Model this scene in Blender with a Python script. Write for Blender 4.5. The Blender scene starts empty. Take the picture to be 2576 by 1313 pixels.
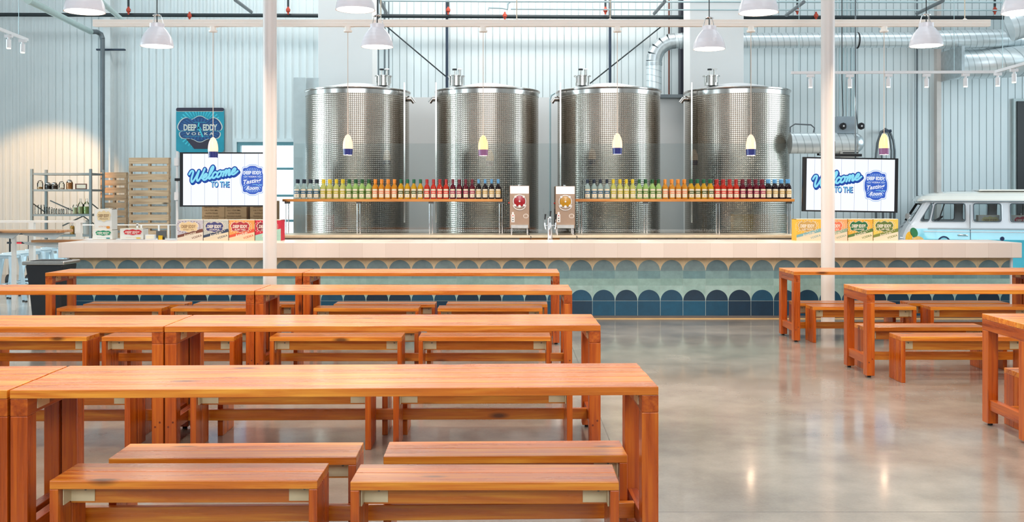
import bpy, math, random
from mathutils import Vector, Matrix
random.seed(7)
C = bpy.context.scene.collection
PI = math.pi
def S(r, g, b):
    f = lambda c: (c/255/12.92) if c/255 <= .04045 else ((c/255+.055)/1.055)**2.4
    return (f(r), f(g), f(b), 1)
# ------------------------------------------------------------------ camera, sky, daylight, added fill lights, exposure
FL, CX, HY, EYE = 2500.0, 1288.0, 494.5, 1.65
def X(px, Y): return (px-CX)/FL*Y
def Z(py, Y): return EYE-(py-HY)/FL*Y
cam = bpy.data.cameras.new('camera'); co = bpy.data.objects.new('camera', cam); C.objects.link(co)
cam.sensor_width = 36; cam.lens = FL/2576*36; cam.shift_y = -(656.5-HY)/2576
co.location = (0, 0, EYE); co.rotation_euler = (PI/2, 0, 0)
cam.clip_end = 200
bpy.context.scene.camera = co
w = bpy.data.worlds.new('sky'); bpy.context.scene.world = w; w.use_nodes = True
w.node_tree.nodes['Background'].inputs[0].default_value = (.80, .93, 1, 1)
w.node_tree.nodes['Background'].inputs[1].default_value = 3.0
bpy.context.scene.cycles.sample_clamp_indirect = 4
vs = bpy.context.scene.view_settings
vs.view_transform = 'Standard'; vs.look = 'None'; vs.exposure = 0.0; vs.gamma = 1; vs.use_curve_mapping = False
def area(name, loc, rot, sx, sy, power, col, spread=180):
    l = bpy.data.lights.new(name, 'AREA'); l.shape = 'RECTANGLE'; l.size = sx; l.size_y = sy
    l.energy = power; l.color = col; l.spread = math.radians(spread)
    o = bpy.data.objects.new(name, l); o.location = loc; o.rotation_euler = rot; C.objects.link(o); return o
COOL_FILL = (.72, .90, 1.0)
area('daylight_left_door', (-12.9, 15.2, 2.9), (0, -PI/2, 0), 5.0, 1.7, 330, (.66, .90, 1.0), 125)
area('left_fill', (-12.9, 6.0, 3.2), (0, -PI/2, 0), 2.6, 5.0, 110, COOL_FILL)  # unseen source, added for cool ambient light from the left
area('right_fill', (12.9, 14.5, 3.6), (0, PI/2, 0), 2.6, 6.0, 300, COOL_FILL)  # no known window here; added to brighten the back wall
area('back_fill', (0, -6.9, 5.6), (PI/2, 0, 0), 16, 2.8, 640, (.90, .96, 1.0))  # added behind the camera to lift the surfaces that face it
area('tank_room_fill', (-.5, 19.3, 7.2), (.12, 0, 0), 9, .5, 300, (1, .98, .95))  # no known lamp; added above the tanks to brighten the wall behind
area('overhead_fill', (-3, 8, 7.9), (0, 0, 0), 1.6, 14, 130, (.88, .96, 1.0))  # no known skylight; strip added for soft light from above
area('overhead_fill', (5, 8, 7.9), (0, 0, 0), 1.6, 14, 130, (.88, .96, 1.0))  # second strip of the added top light
area('overhead_fill', (0, 18.2, 7.9), (.25, 0, 0), 22, 1.4, 330, (.88, .96, 1.0))  # added strip tilted toward the back wall to brighten it

# ------------------------------------------------------------------ node helpers
class NT:
    def __init__(s, name):
        s.m = bpy.data.materials.new(name); s.m.use_nodes = True
        s.t = s.m.node_tree; s.n = s.t.nodes; s.b = s.n['Principled BSDF']; s.out = s.n['Material Output']
    def node(s, ty, **k):
        n = s.n.new(ty)
        for a, b in k.items(): setattr(n, a, b)
        return n
    def link(s, a, b): s.t.links.new(a, b)
    def put(s, sock, v):
        if isinstance(v, bpy.types.NodeSocket): s.link(v, sock)
        else: sock.default_value = v
    def mth(s, op, a, b=None, c=None):
        n = s.node('ShaderNodeMath', operation=op); s.put(n.inputs[0], a)
        if b is not None: s.put(n.inputs[1], b)
        if c is not None: s.put(n.inputs[2], c)
        return n.outputs[0]
    def mix(s, f, a, b, bt='MIX'):
        n = s.node('ShaderNodeMix', data_type='RGBA', blend_type=bt)
        s.put(n.inputs[0], f); s.put(n.inputs[6], a); s.put(n.inputs[7], b); return n.outputs[2]
    def noise(s, vec, scale, detail=3, rough=.5, dist=0):
        n = s.node('ShaderNodeTexNoise'); n.inputs['Scale'].default_value = scale
        n.inputs['Detail'].default_value = detail; n.inputs['Roughness'].default_value = rough
        n.inputs['Distortion'].default_value = dist
        if vec is not None: s.link(vec, n.inputs['Vector'])
        return n.outputs[0]
    def maprange(s, v, a, b, c, d):
        n = s.node('ShaderNodeMapRange'); s.link(v, n.inputs[0])
        for i, q in enumerate((a, b, c, d)): n.inputs[1+i].default_value = q
        return n.outputs[0]
    def vmap(s, vec, scale=(1, 1, 1), loc=(0, 0, 0)):
        n = s.node('ShaderNodeMapping'); s.link(vec, n.inputs[0]); n.inputs['Scale'].default_value = scale
        s.put(n.inputs['Location'], loc); return n.outputs[0]
    def bump(s, h, strength=.3, dist=.01):
        n = s.node('ShaderNodeBump'); n.inputs['Strength'].default_value = strength
        n.inputs['Distance'].default_value = dist; s.link(h, n.inputs['Height']); s.link(n.outputs[0], s.b.inputs['Normal'])
    def pos(s): return s.node('ShaderNodeNewGeometry').outputs['Position']
    def obj(s): return s.node('ShaderNodeTexCoord').outputs['Object']
    def set(s, **k):
        mp = dict(col='Base Color', rough='Roughness', metal='Metallic', coat='Coat Weight', coatr='Coat Roughness',
                  em='Emission Color', es='Emission Strength', tr='Transmission Weight', ior='IOR', alpha='Alpha', spec='Specular IOR Level')
        for a, v in k.items(): s.put(s.b.inputs[mp[a]], v)
        return s
MATS = {}
def mat(name, col, rough=.5, metal=0, var=.06, scale=6, **k):
    if name in MATS: return MATS[name]
    t = NT(name); t.set(rough=rough, metal=metal, **k)
    if var:
        n = t.noise(t.obj(), scale, 4)
        f = t.maprange(n, .3, .7, 0, 1)
        d = tuple(c*(1-var*1.6) for c in col[:3])+(1,)
        t.set(col=t.mix(f, d, col))
    else: t.set(col=col)
    MATS[name] = t.m; return t.m
def emis(name, col, st, base=None):
    if name in MATS: return MATS[name]
    t = NT(name); t.set(col=base or col, em=col, es=st, rough=.4); MATS[name] = t.m; return t.m

def wood(name, axis, lo, mid, hi, rough=.3, coat=.5):
    t = NT(name); o = t.obj(); ri = t.node('ShaderNodeObjectInfo').outputs['Random']
    isl = t.node('ShaderNodeNewGeometry').outputs['Random Per Island']
    off = t.mth('ADD', t.mth('MULTIPLY', ri, 37.0), t.mth('MULTIPLY', isl, 91.0))
    cb = t.node('ShaderNodeCombineXYZ'); [t.link(off, cb.inputs[i]) for i in range(3)]
    sc = [14, 14, 14]; sc[axis] = .9
    v = t.vmap(o, tuple(sc), cb.outputs[0])
    a = t.noise(v, 1.3, 5, .6, .6)
    sc2 = [70, 70, 70]; sc2[axis] = 2.0
    b = t.noise(t.vmap(o, tuple(sc2), cb.outputs[0]), 1.0, 3, .6)
    f = t.mth('ADD', t.mth('MULTIPLY', a, .75), t.mth('MULTIPLY', b, .35))
    r = t.node('ShaderNodeValToRGB'); t.link(f, r.inputs[0]); e = r.color_ramp.elements
    e[0].position = .33; e[0].color = lo; e[1].position = .72; e[1].color = hi
    q = e.new(.53); q.color = mid
    sk = [5.5, 5.5, 5.5]; sk[axis] = 1.7
    vo = t.node('ShaderNodeTexVoronoi'); t.link(t.vmap(o, tuple(sk), cb.outputs[0]), vo.inputs['Vector'])
    vo.inputs['Scale'].default_value = 1.0
    k = t.maprange(vo.outputs['Distance'], .06, .15, .85, 0)
    col = t.mix(k, r.outputs[0], tuple(c*.16 for c in lo[:3])+(1,))
    tint = t.maprange(isl, 0, 1, .78, 1.16)
    tm = t.node('ShaderNodeCombineXYZ'); [t.link(tint, tm.inputs[i]) for i in range(3)]
    col = t.mix(1.0, col, tm.outputs[0], 'MULTIPLY')
    t.set(col=col, rough=t.maprange(a, .3, .7, rough*.75, rough*1.3), coat=coat*.6, coatr=.16)
    t.bump(f, .12, .004); MATS[name] = t.m; return t.m
_lo, _mid, _hi = S(162, 74, 12), S(210, 114, 26), S(240, 162, 52)
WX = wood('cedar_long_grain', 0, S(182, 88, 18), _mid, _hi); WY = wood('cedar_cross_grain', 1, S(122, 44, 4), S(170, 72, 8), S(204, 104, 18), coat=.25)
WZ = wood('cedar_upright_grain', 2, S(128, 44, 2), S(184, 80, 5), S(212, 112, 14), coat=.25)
WSHELF = wood('shelf_pine', 0, S(196, 112, 40), S(224, 146, 62), S(238, 172, 92))
WPAL = wood('pallet_wood', 0, S(150, 118, 88), S(196, 160, 124), S(214, 184, 152), .75, 0)
WBLOCK = wood('butcher_block', 0, S(140, 84, 44), S(190, 130, 80), S(222, 172, 120), .35, .3)

# ------------------------------------------------------------------ mesh builder
class MB:
    def __init__(s): s.v = []; s.f = []; s.mi = []; s.sm = []; s.mats = []; s.M = None
    def _m(s, m):
        if m not in s.mats: s.mats.append(m)
        return s.mats.index(m)
    def add(s, vs_, fs, m, smooth=False):
        b = len(s.v); i = s._m(m)
        for p in vs_:
            p = Vector(p); s.v.append(tuple(s.M @ p) if s.M else tuple(p))
        for f in fs: s.f.append([b+q for q in f]); s.mi.append(i); s.sm.append(smooth)
        return s
    def box(s, x0, x1, y0, y1, z0, z1, m):
        v = [(x, y, z) for z in (z0, z1) for y in (y0, y1) for x in (x0, x1)]
        return s.add(v, [(0, 2, 3, 1), (4, 5, 7, 6), (0, 1, 5, 4), (2, 6, 7, 3), (0, 4, 6, 2), (1, 3, 7, 5)], m)
    def quad(s, a, b, c, d, m): return s.add([a, b, c, d], [(0, 1, 2, 3)], m)
    def frame(s, x0, x1, z0, z1, t, y0, y1, m, tt=None):     # rectangular frame in XZ
        tt = tt or t
        s.box(x0, x0+t, y0, y1, z0, z1, m); s.box(x1-t, x1, y0, y1, z0, z1, m)
        s.box(x0+t, x1-t, y0, y1, z0, z0+tt, m); s.box(x0+t, x1-t, y0, y1, z1-tt, z1, m); return s
    def prism(s, pts, y0, y1, m, plane='xz'):
        n = len(pts)
        if plane == 'xz': v = [(p[0], y0, p[1]) for p in pts]+[(p[0], y1, p[1]) for p in pts]
        elif plane == 'xy': v = [(p[0], p[1], y0) for p in pts]+[(p[0], p[1], y1) for p in pts]
        else: v = [(y0, p[0], p[1]) for p in pts]+[(y1, p[0], p[1]) for p in pts]
        f = [tuple(range(n)), tuple(range(2*n-1, n-1, -1))]+[(i, i+n, (i+1) % n+n, (i+1) % n) for i in range(n)]
        return s.add(v, f, m)
    def cyl(s, p0, p1, r0, m, r1=None, seg=16, caps=True):
        r1 = r0 if r1 is None else r1; p0 = Vector(p0); p1 = Vector(p1); d = (p1-p0).normalized()
        u = d.orthogonal().normalized(); w_ = d.cross(u); ring = []
        for p, r in ((p0, r0), (p1, r1)):
            for i in range(seg):
                a = 2*PI*i/seg; ring.append(p+u*(r*math.cos(a))+w_*(r*math.sin(a)))
        s.add(ring, [(i, (i+1) % seg, (i+1) % seg+seg, i+seg) for i in range(seg)], m, True)
        if caps:
            s.add(ring[:seg], [tuple(range(seg-1, -1, -1))], m); s.add(ring[seg:], [tuple(range(seg))], m)
        return s
    def lathe(s, prof, c, m, seg=24, mats=None, caps=True, smooth=True):
        cx, cy, cz = c; n = len(prof)
        for j in range(n-1):
            (r0, z0), (r1, z1) = prof[j], prof[j+1]; mm = mats[j] if mats else m
            v = []
            for r, z in ((r0, z0), (r1, z1)):
                for i in range(seg): a = 2*PI*i/seg; v.append((cx+r*math.cos(a), cy+r*math.sin(a), cz+z))
            s.add(v, [(i, (i+1) % seg, (i+1) % seg+seg, i+seg) for i in range(seg)], mm, smooth)
        if caps:
            for (r, z), rev in ((prof[0], True), (prof[-1], False)):
                if r > .0005:
                    v = [(cx+r*math.cos(2*PI*i/seg), cy+r*math.sin(2*PI*i/seg), cz+z) for i in range(seg)]
                    s.add(v, [tuple(range(seg))[::-1] if rev else tuple(range(seg))], (mats[0] if rev else mats[-1]) if mats else m)
        return s
    def tube(s, pts, r, m, seg=10, closed=False, caps=True):
        P = [Vector(p) for p in pts]; n = len(P); rs = r if isinstance(r, (list, tuple)) else [r]*n
        v = []; up = None
        for i in range(n):
            a = P[i-1] if (i > 0 or closed) else P[i]; b = P[(i+1) % n] if (i < n-1 or closed) else P[i]
            d = (b-a).normalized()
            if up is None: up = d.orthogonal().normalized()
            else:
                up = up-d*up.dot(d); up = up.normalized() if up.length > 1e-6 else d.orthogonal().normalized()
            w_ = d.cross(up)
            for k in range(seg): q = 2*PI*k/seg; v.append(P[i]+up*(rs[i]*math.cos(q))+w_*(rs[i]*math.sin(q)))
        f = []
        for i in range(n if closed else n-1):
            j = (i+1) % n
            for k in range(seg): f.append((i*seg+k, i*seg+(k+1) % seg, j*seg+(k+1) % seg, j*seg+k))
        s.add(v, f, m, True)
        if caps and not closed:
            s.add(v[:seg], [tuple(range(seg-1, -1, -1))], m); s.add(v[-seg:], [tuple(range(seg))], m)
        return s
    def text(s, txt, cx, cz, y, width, height, m, shear=0, off=0, rot=0, flip=False):
        vs_, fs = text_geo(txt, shear, off)
        x0 = min(p[0] for p in vs_); x1 = max(p[0] for p in vs_); z0 = min(p[1] for p in vs_); z1 = max(p[1] for p in vs_)
        ca, sa = math.cos(rot), math.sin(rot); out = []
        for a, b in vs_:
            u = ((a-x0)/(x1-x0)-.5)*width; q = ((b-z0)/(z1-z0)-.5)*height
            out.append((cx+u*ca-q*sa, y, cz+u*sa+q*ca))
        return s.add(out, fs, m)
    def flat(s, pts, y, m): return s.add([(p[0], y, p[1]) for p in pts], [tuple(range(len(pts)))], m)
    def fan(s, pts, c, y, m):
        n = len(pts); return s.add([(p[0], y, p[1]) for p in pts]+[(c[0], y, c[1])], [(i, (i+1) % n, n) for i in range(n)], m)
    def bounds(s):
        return [(min(p[i] for p in s.v), max(p[i] for p in s.v)) for i in range(3)]
    def build(s, name, parent=None, bevel=0, org=None, world=False):
        if parent is not None and org is None: org = parent.location if world else Vector((0, 0, 0))
        if parent is None and org is None:
            b = s.bounds(); org = Vector(((b[0][0]+b[0][1])/2, (b[1][0]+b[1][1])/2, b[2][0]))
        org = Vector(org)
        me = bpy.data.meshes.new(name); me.from_pydata([tuple(Vector(p)-org) for p in s.v], [], s.f)
        for m in s.mats: me.materials.append(m)
        me.polygons.foreach_set('material_index', s.mi); me.polygons.foreach_set('use_smooth', s.sm); me.update()
        o = bpy.data.objects.new(name, me); C.objects.link(o)
        if parent is not None: o.parent = parent
        else: o.location = org
        if bevel:
            md = o.modifiers.new('bevel', 'BEVEL'); md.width = bevel; md.segments = 2; md.limit_method = 'ANGLE'
            md.angle_limit = math.radians(50)
        return o
_tc = {}
def text_geo(txt, shear, off):
    k = (txt, shear, off)
    if k in _tc: return _tc[k]
    cu = bpy.data.curves.new('lettering', 'FONT'); cu.body = txt; cu.shear = shear; cu.offset = off; cu.resolution_u = 3
    cu.fill_mode = 'FRONT'
    o = bpy.data.objects.new('lettering', cu); C.objects.link(o)
    dg = bpy.context.evaluated_depsgraph_get(); me = bpy.data.meshes.new_from_object(o.evaluated_get(dg))
    r = ([(v.co.x, v.co.y) for v in me.vertices], [tuple(p.vertices) for p in me.polygons])
    bpy.data.objects.remove(o); bpy.data.curves.remove(cu); bpy.data.meshes.remove(me)
    _tc[k] = r; return r
def tag(o, label, cat, group=None, kind=None):
    if label: o['label'] = label
    if cat: o['category'] = cat
    if group: o['group'] = group
    if kind: o['kind'] = kind
    return o
def thing(name, label, cat, loc=(0, 0, 0), rz=0, group=None):
    o = bpy.data.objects.new(name, None); C.objects.link(o); o.location = loc; o.rotation_euler = (0, 0, rz)
    o.empty_display_size = .1
    return tag(o, label, cat, group)
def dup(r, loc, rz=0, label=None, group=None):
    c = r.copy(); C.objects.link(c); c.location = loc; c.rotation_euler = (0, 0, rz)
    if label: c['label'] = label
    if group: c['group'] = group
    def rec(a, b):
        for ch in list(a.children):
            d = ch.copy(); C.objects.link(d); d.parent = b; rec(ch, d)
    rec(r, c); return c
def struct(o): o['kind'] = 'structure'; return o

# ------------------------------------------------------------------ common materials
WHITE = mat('white_paint', S(236, 236, 238), .45, var=.02)
STEEL = mat('brushed_steel', (.62, .60, .57, 1), .28, 1, var=.08, scale=20)
CHROME = mat('chrome', (.85, .85, .86, 1), .08, 1, var=0)
GALV = mat('galvanised_steel', (.62, .68, .70, 1), .35, .9, var=.12, scale=14)
GREYM = mat('grey_metal', S(112, 120, 124), .45, .6)
BLACK = mat('black_plastic', S(18, 20, 26), .4)
DARK = mat('dark_rubber', S(24, 24, 26), .7)
PALE = mat('pale_gusset', S(222, 204, 164), .6, scale=12)
NAVYST = mat('navy_steel', S(38, 54, 72), .5)

# ------------------------------------------------------------------ floor
t = NT('polished_concrete'); p = t.pos()
n1 = t.noise(p, .7, 4, .55); n2 = t.noise(p, 2.6, 4, .55); n3 = t.noise(p, 60, 2, .5)
f = t.mth('ADD', t.mth('MULTIPLY', n1, .55), t.mth('ADD', t.mth('MULTIPLY', n2, .4), t.mth('MULTIPLY', n3, .08)))
col = t.mix(t.maprange(f, .38, .66, 0, 1), S(114, 109, 104), S(164, 159, 152))
sx = t.node('ShaderNodeSeparateXYZ'); t.link(p, sx.inputs[0])
def joint(v, a, per, w_):
    q = t.mth('ABSOLUTE', t.mth('SUBTRACT', t.mth('FRACT', t.mth('DIVIDE', t.mth('SUBTRACT', v, a-per/2), per)), .5))
    return t.mth('LESS_THAN', q, w_/per)
j = t.mth('MAXIMUM', joint(sx.outputs[0], .66, 4.6, .004), joint(sx.outputs[1], 5.2, 4.6, .004))
col = t.mix(t.mth('MULTIPLY', j, .6), col, S(70, 64, 58))
t.set(col=col, rough=t.maprange(n1, .3, .7, .15, .22), coat=.3, coatr=.08, spec=.6)
FLOOR = t.m
b = MB(); b.box(-13.2, 13.2, -7.2, 21.3, -.1, 0, FLOOR); struct(b.build('floor'))

# ------------------------------------------------------------------ walls with real ribs
def wallmat(name, c1, c2):
    t = NT(name); p = t.pos(); n = t.noise(p, 1.2, 4)
    t.set(col=t.mix(n, c1, c2), rough=.42); return t.m
WALL = wallmat('ribbed_panel', S(206, 218, 220), S(222, 230, 231))
GROOVE = mat('panel_seam', S(186, 197, 199), .6, var=0)
hx0, hx1, hz0, hz1 = -5.80, -4.25, .25, 2.80
WY0, PITCH = 21.0, .1512
b = MB()
xs = []; x = -13.1
while x < 13.1:
    if x < -4: xs += [(x, 0), (x+.085, 0), (x+.091, -.03), (x+.131, -.03), (x+.137, 0)]
    else: xs += [(x, 0), (x+.132, 0), (x+.137, .012), (x+.146, .012)]
    x += PITCH
xs.append((x, 0)); brk = []
for i, (xx, yy) in enumerate(xs[:-1]):
    x2, y2 = xs[i+1]
    spans = [(0, 8)] if (x2 < hx0 or xx > hx1) else [(0, hz0), (hz1, 8)]
    for a, c in spans:
        b.quad((xx, WY0+yy, a), (x2, WY0+y2, a), (x2, WY0+y2, c), (xx, WY0+yy, c), WALL if (yy == 0 and y2 == 0) or yy < 0 or y2 < 0 else GROOVE)
b.box(-13.1, hx0, 21.05, 21.2, 0, 8, WALL); b.box(hx1, 13.1, 21.05, 21.2, 0, 8, WALL)
b.box(hx0, hx1, 21.05, 21.2, hz1, 8, WALL); b.box(hx0, hx1, 21.05, 21.2, 0, hz0, WALL)
struct(b.build('wall_back', org=(0, 21, 0)))
FLATW = wallmat('side_wall_panel', S(208, 214, 214), S(222, 226, 226))
def side_wall(name, x0, x1, holes):
    b = MB(); y = -7.2
    for (a, c, z0, z1) in holes+[(21.2, 21.2, 0, 0)]:
        b.box(x0, x1, y, a, 0, 8, FLATW)
        if c > a: b.box(x0, x1, a, c, 0, z0, FLATW); b.box(x0, x1, a, c, z1, 8, FLATW)
        y = c
    struct(b.build(name))
side_wall('wall_left', -13.3, -13.1, [(3.5, 8.5, 1.9, 4.5), (14.3, 16.1, .4, 5.4)])
side_wall('wall_right', 13.1, 13.3, [(11.5, 17.5, 2.3, 4.9)])
b = MB(); b.box(-13.1, -8, -7.2, -7, 0, 8, FLATW); b.box(8, 13.1, -7.2, -7, 0, 8, FLATW)
b.box(-8, 8, -7.2, -7, 0, 4.1, FLATW); b.box(-8, 8, -7.2, -7, 7.1, 8, FLATW); struct(b.build('wall_front'))
b = MB(); b.box(-13.3, 13.3, -7.2, 21.2, 8.0, 8.15, mat('ceiling_deck', S(205, 208, 210), .7)); struct(b.build('ceiling'))

# window behind the television
TEAL = mat('teal_window_frame', S(96, 148, 158), .4)
def glassmat(name, tint, gl=.9, rough=.02):
    t = NT(name); t.n.remove(t.b); tr = t.node('ShaderNodeBsdfTransparent'); tr.inputs[0].default_value = tint
    g = t.node('ShaderNodeBsdfGlossy'); g.inputs['Roughness'].default_value = rough
    fr = t.node('ShaderNodeFresnel'); fr.inputs[0].default_value = 1.5
    mx = t.node('ShaderNodeMixShader'); t.link(t.mth('MULTIPLY', fr.outputs[0], gl), mx.inputs[0])
    t.link(tr.outputs[0], mx.inputs[1]); t.link(g.outputs[0], mx.inputs[2]); t.link(mx.outputs[0], t.out.inputs[0]); return t.m
GLASS = glassmat('clear_glass', (.97, .99, .99, 1))
PART = glassmat('partition_glass', (.93, .955, .955, 1), 1.3)
b = MB(); b.frame(hx0, hx1, hz0, hz1, .07, 20.95, 21.08, TEAL)
for z in (.75, 1.14, 1.67, 2.24): b.box(hx0+.07, hx1-.07, 20.98, 21.05, z-.025, z+.025, TEAL)
b.frame(hx0-.07, hx1+.07, hz0-.07, hz1+.07, .07, 20.93, 20.99, mat('pale_trim', S(214, 226, 228), .5))
wd = struct(b.build('window_1'))
b = MB(); b.box(hx0+.07, hx1-.07, 21.01, 21.02, hz0+.07, hz1-.07, GLASS); b.build('pane', wd, world=True)

# white boxed columns and low walls behind the tanks
BOXW = wallmat('smooth_white_board', S(222, 222, 220), S(230, 230, 229))
def boxcol(px0, px1, Y, lab):
    b = MB(); b.box(X(px0, Y), X(px1, Y), Y, Y+.7, 0, 8, BOXW); tag(b.build('boxed_column', bevel=.01), lab, 'column', 'boxed columns behind the tanks')
boxcol(800, 937, 19.2, 'broad white boxed column rising behind the leftmost steel tank')
boxcol(1735, 1871, 19.2, 'broad white boxed column rising behind the rightmost steel tank, crossed by the duct')
b = MB(); b.box(X(1000, 20.2), X(1735, 20.2), 20.2, 20.35, 0, Z(245, 20.2), BOXW)
b.box(X(1658, 20.0), X(1742, 20.0), 19.95, 20.2, Z(246, 20), Z(238, 20), GREYM); struct(b.build('wall_inner'))
b = MB(); GP = mat('grey_panel', S(206, 218, 220), .6)
b.box(X(738, 18.4), X(769, 18.4), 18.4, 18.5, 0, Z(195, 18.4), GP); b.box(X(769, 18.4), X(800, 18.4), 18.45, 18.5, 0, Z(195, 18.4), GP)
b.box(X(768.5, 18.4), X(771.5, 18.4), 18.38, 18.4, 0, Z(360, 18.4), WHITE)
tag(b.build('wall_panel'), 'tall grey flat panel beside the left edge of the leftmost steel tank', 'wall panel')
# door at right edge, conduit trims
b = MB(); b.box(X(2557, 20.9), X(2557, 20.9)+1.4, 20.86, 20.98, 0, Z(255, 20.9), mat('black_door', S(14, 16, 18), .5))
d = struct(b.build('door_1'))
b = MB(); b.cyl((X(2550, 20.9)+.12, 20.82, 1.1), (X(2550, 20.9)+.12, 20.82, 1.3), .015, CHROME); b.build('door_handle', d, world=True)
b = MB(); b.frame(X(2550, 20.9), X(2557, 20.9)+1.5, 0, Z(248, 20.9), .06, 20.9, 20.99, mat('teal_wash', S(190, 204, 204), .5)); struct(b.build('trim_1'))
b = MB(); b.box(X(264, 20.9), X(282, 20.9), 20.8, 21, 0, 8, mat('corner_trim', S(226, 232, 232), .4)); struct(b.build('trim_2'))
b = MB(); b.box(X(2355, 20.9), X(2366, 20.9), 20.86, 21, 0, 8, mat('pale_post', S(214, 206, 200), .5)); struct(b.build('trim_3'))
# ------------------------------------------------------------------ round posts
def post(px, Y, r, lab, scuff=None):
    root = thing('steel_column', lab, 'column', (X(px, Y), Y, 0), group='round white columns')
    CW = mat('column_paint', S(228, 220, 216), .35, var=.03, scale=2)
    b = MB(); b.cyl((0, 0, .012), (0, 0, 8), r, CW, seg=48); b.build('shaft', root)
    b = MB(); b.box(-.15, .15, -.15, .15, 0, .012, CW)
    for sx_ in (-1, 1):
        for sy_ in (-1, 1): b.cyl((sx_*.12, sy_*.12, .01), (sx_*.12, sy_*.12, .035), .012, GREYM, seg=8)
    b.build('base_plate', root)
post(679, 12.65, .086, 'round white column in front of the bar, nearer the left television')
post(2082.5, 12.85, .086, 'round white column in front of the right television')

# ------------------------------------------------------------------ tables and benches (origin: front left floor corner)
TL, TD, TH = 2.862, .633, .80
LW, LD = .075, .09
def make_table(label, group):
    r = thing('picnic_table', label, 'table', group=group)
    b = MB(); n = 5; wd_ = TD/n
    for i in range(n):
        e = random.uniform(-.002, .002)
        b.box(e, TL+e, i*wd_+.0012, (i+1)*wd_-.0012, TH-.038, TH, WX)
    b.build('tabletop', r, .003)
    for x in (0, TL-LW):
        for y in (0.004, TD-LD-.004):
            b = MB(); b.box(x, x+LW, y, y+LD, .018, TH-.038-.078, WZ); lg = b.build('leg', r, .004)
            b = MB(); b.cyl((x+LW/2, y+LD/2, .0), (x+LW/2, y+LD/2, .02), .017, DARK, seg=12); b.build('leveling_foot', lg)
            for k in range(2):
                b = MB(); b.cyl((x+LW*(.3+.4*k), y-.001, .14+.03*k), (x+LW*(.3+.4*k), y+.004, .14+.03*k), .007, mat('plug', S(120, 48, 20), .5), seg=10)
                b.build('wood_plug', lg)
        b = MB(); b.box(x+.0, x+LW, .004, TD-.004, TH-.038-.078, TH-.0385, WY); b.build('crossbar', r, .003)
        b = MB(); b.box(x+.012, x+LW-.012, LD+.004, TD-LD-.004, .115, .19, WY); b.build('lower_crossbar', r, .003)
        xi = x+LW if x == 0 else x
        sg = 1 if x == 0 else -1
        for yy in (LD*1.1, TD-LD*1.1-.12):
            b = MB()
            b.box(min(xi, xi+sg*.004), max(xi, xi+sg*.004), yy, yy+.12, TH-.10, TH-.04, PALE)
            b.box(min(xi, xi+sg*.07), max(xi, xi+sg*.07), yy, yy+.12, TH-.042, TH-.0385, PALE)
            b.cyl((xi+sg*.004, yy+.03, TH-.06), (xi+sg*.007, yy+.03, TH-.06), .005, GREYM, seg=8)
            b.build('corner_bracket', r)
    b = MB(); b.box(LW-.012, TL-LW+.012, TD/2-.019, TD/2+.019, .115, .19, WX); b.build('stretcher', r, .003)
    return r
BL, BD, BH = 1.171, .288, .407
def make_bench(label, group):
    r = thing('picnic_bench', label, 'bench', group=group)
    b = MB()
    for i in range(2): b.box(0, BL, i*BD/2+.0008, (i+1)*BD/2-.0008, BH-.038, BH, WX)
    b.build('seat', r, .003)
    for x in (0, BL-.038):
        b = MB()
        for i in range(2): b.box(x, x+.038, i*BD/2+.001, (i+1)*BD/2-.001, 0, BH-.0385, WZ)
        b.build('leg', r, .003)
    b = MB(); b.box(.04, BL-.04, BD/2-.019, BD/2+.019, BH-.135, BH-.039, WX); b.build('apron', r, .003)
    for x in (.0395, BL-.0395-.11):
        b = MB(); b.box(x, x+.11, BD/2-.025, BD/2-.0195, BH-.125, BH-.04, PALE)
        b.cyl((x+.07, BD/2-.028, BH-.07), (x+.07, BD/2-.025, BH-.07), .006, GREYM, seg=8)
        xx = x if x < .1 else x+.105
        b.box(xx, xx+.005, BD/2-.10, BD/2-.025, BH-.12, BH-.04, PALE); b.build('corner_bracket', r)
    return r
GT, GB = 'long cedar picnic tables', 'low cedar benches under the tables'
def corner(px, py, h=TH):
    Y = FL*(EYE-h)/(py-HY); return Vector((X(px, Y), Y, 0))
tproto = [None]; bproto = [None]
def table_fr(P, yaw, label):
    """place by its front left corner"""
    if tproto[0] is None: tproto[0] = make_table(label, GT); r = tproto[0]; r.location = P; r.rotation_euler = (0, 0, yaw)
    else: r = dup(tproto[0], P, yaw, label, GT)
    return r
def bench_at(P, yaw, label):
    if bproto[0] is None: bproto[0] = make_bench(label, GB); r = bproto[0]; r.location = P; r.rotation_euler = (0, 0, yaw)
    else: r = dup(bproto[0], P, yaw, label, GB)
def setup(P, yaw, label, benches):
    table_fr(P, yaw, label); R = Matrix.Rotation(yaw, 3, 'Z')
    for (dx, dy, jit, lab) in benches: bench_at(P+R@Vector((dx, dy, 0)), yaw+jit, lab)
def from_right(pr, pl_y=None, yaw=0):
    c = corner(*pr); return c-Matrix.Rotation(yaw, 3, 'Z')@Vector((TL, 0, 0))
y1 = math.atan2(4.447-4.363, 2.865)
y2 = math.atan2(.051, 2.862)
B = lambda lab4: [(.18, -.06, 0, lab4[0]), (1.50, -.06, 0, lab4[1]), (.30, .345, 0, lab4[2]), (1.59, .345, 0, lab4[3])]
P = from_right((1657.2, 972.6), yaw=y1)
setup(P, y1, 'nearest cedar table, running across the whole lower left of the picture', [
    (.18, -.02, -.025, 'nearest left bench, bright orange seat with pale bracket under each end'),
    (1.498, -.075, -.03, 'nearest right bench, its bright seat in front of the darker one'),
    (.30,   .345, -.005, 'shaded bench behind the nearest left bench, with a black knot in its edge'),
    (1.60, .345, -.005, 'shaded bench behind the nearest right bench')])
R1 = P
setup(P-Matrix.Rotation(y1, 3, 'Z')@Vector((TL+.012, .0, 0)), y1, 'nearest-row table cut off by the left edge of the picture', [])
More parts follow.
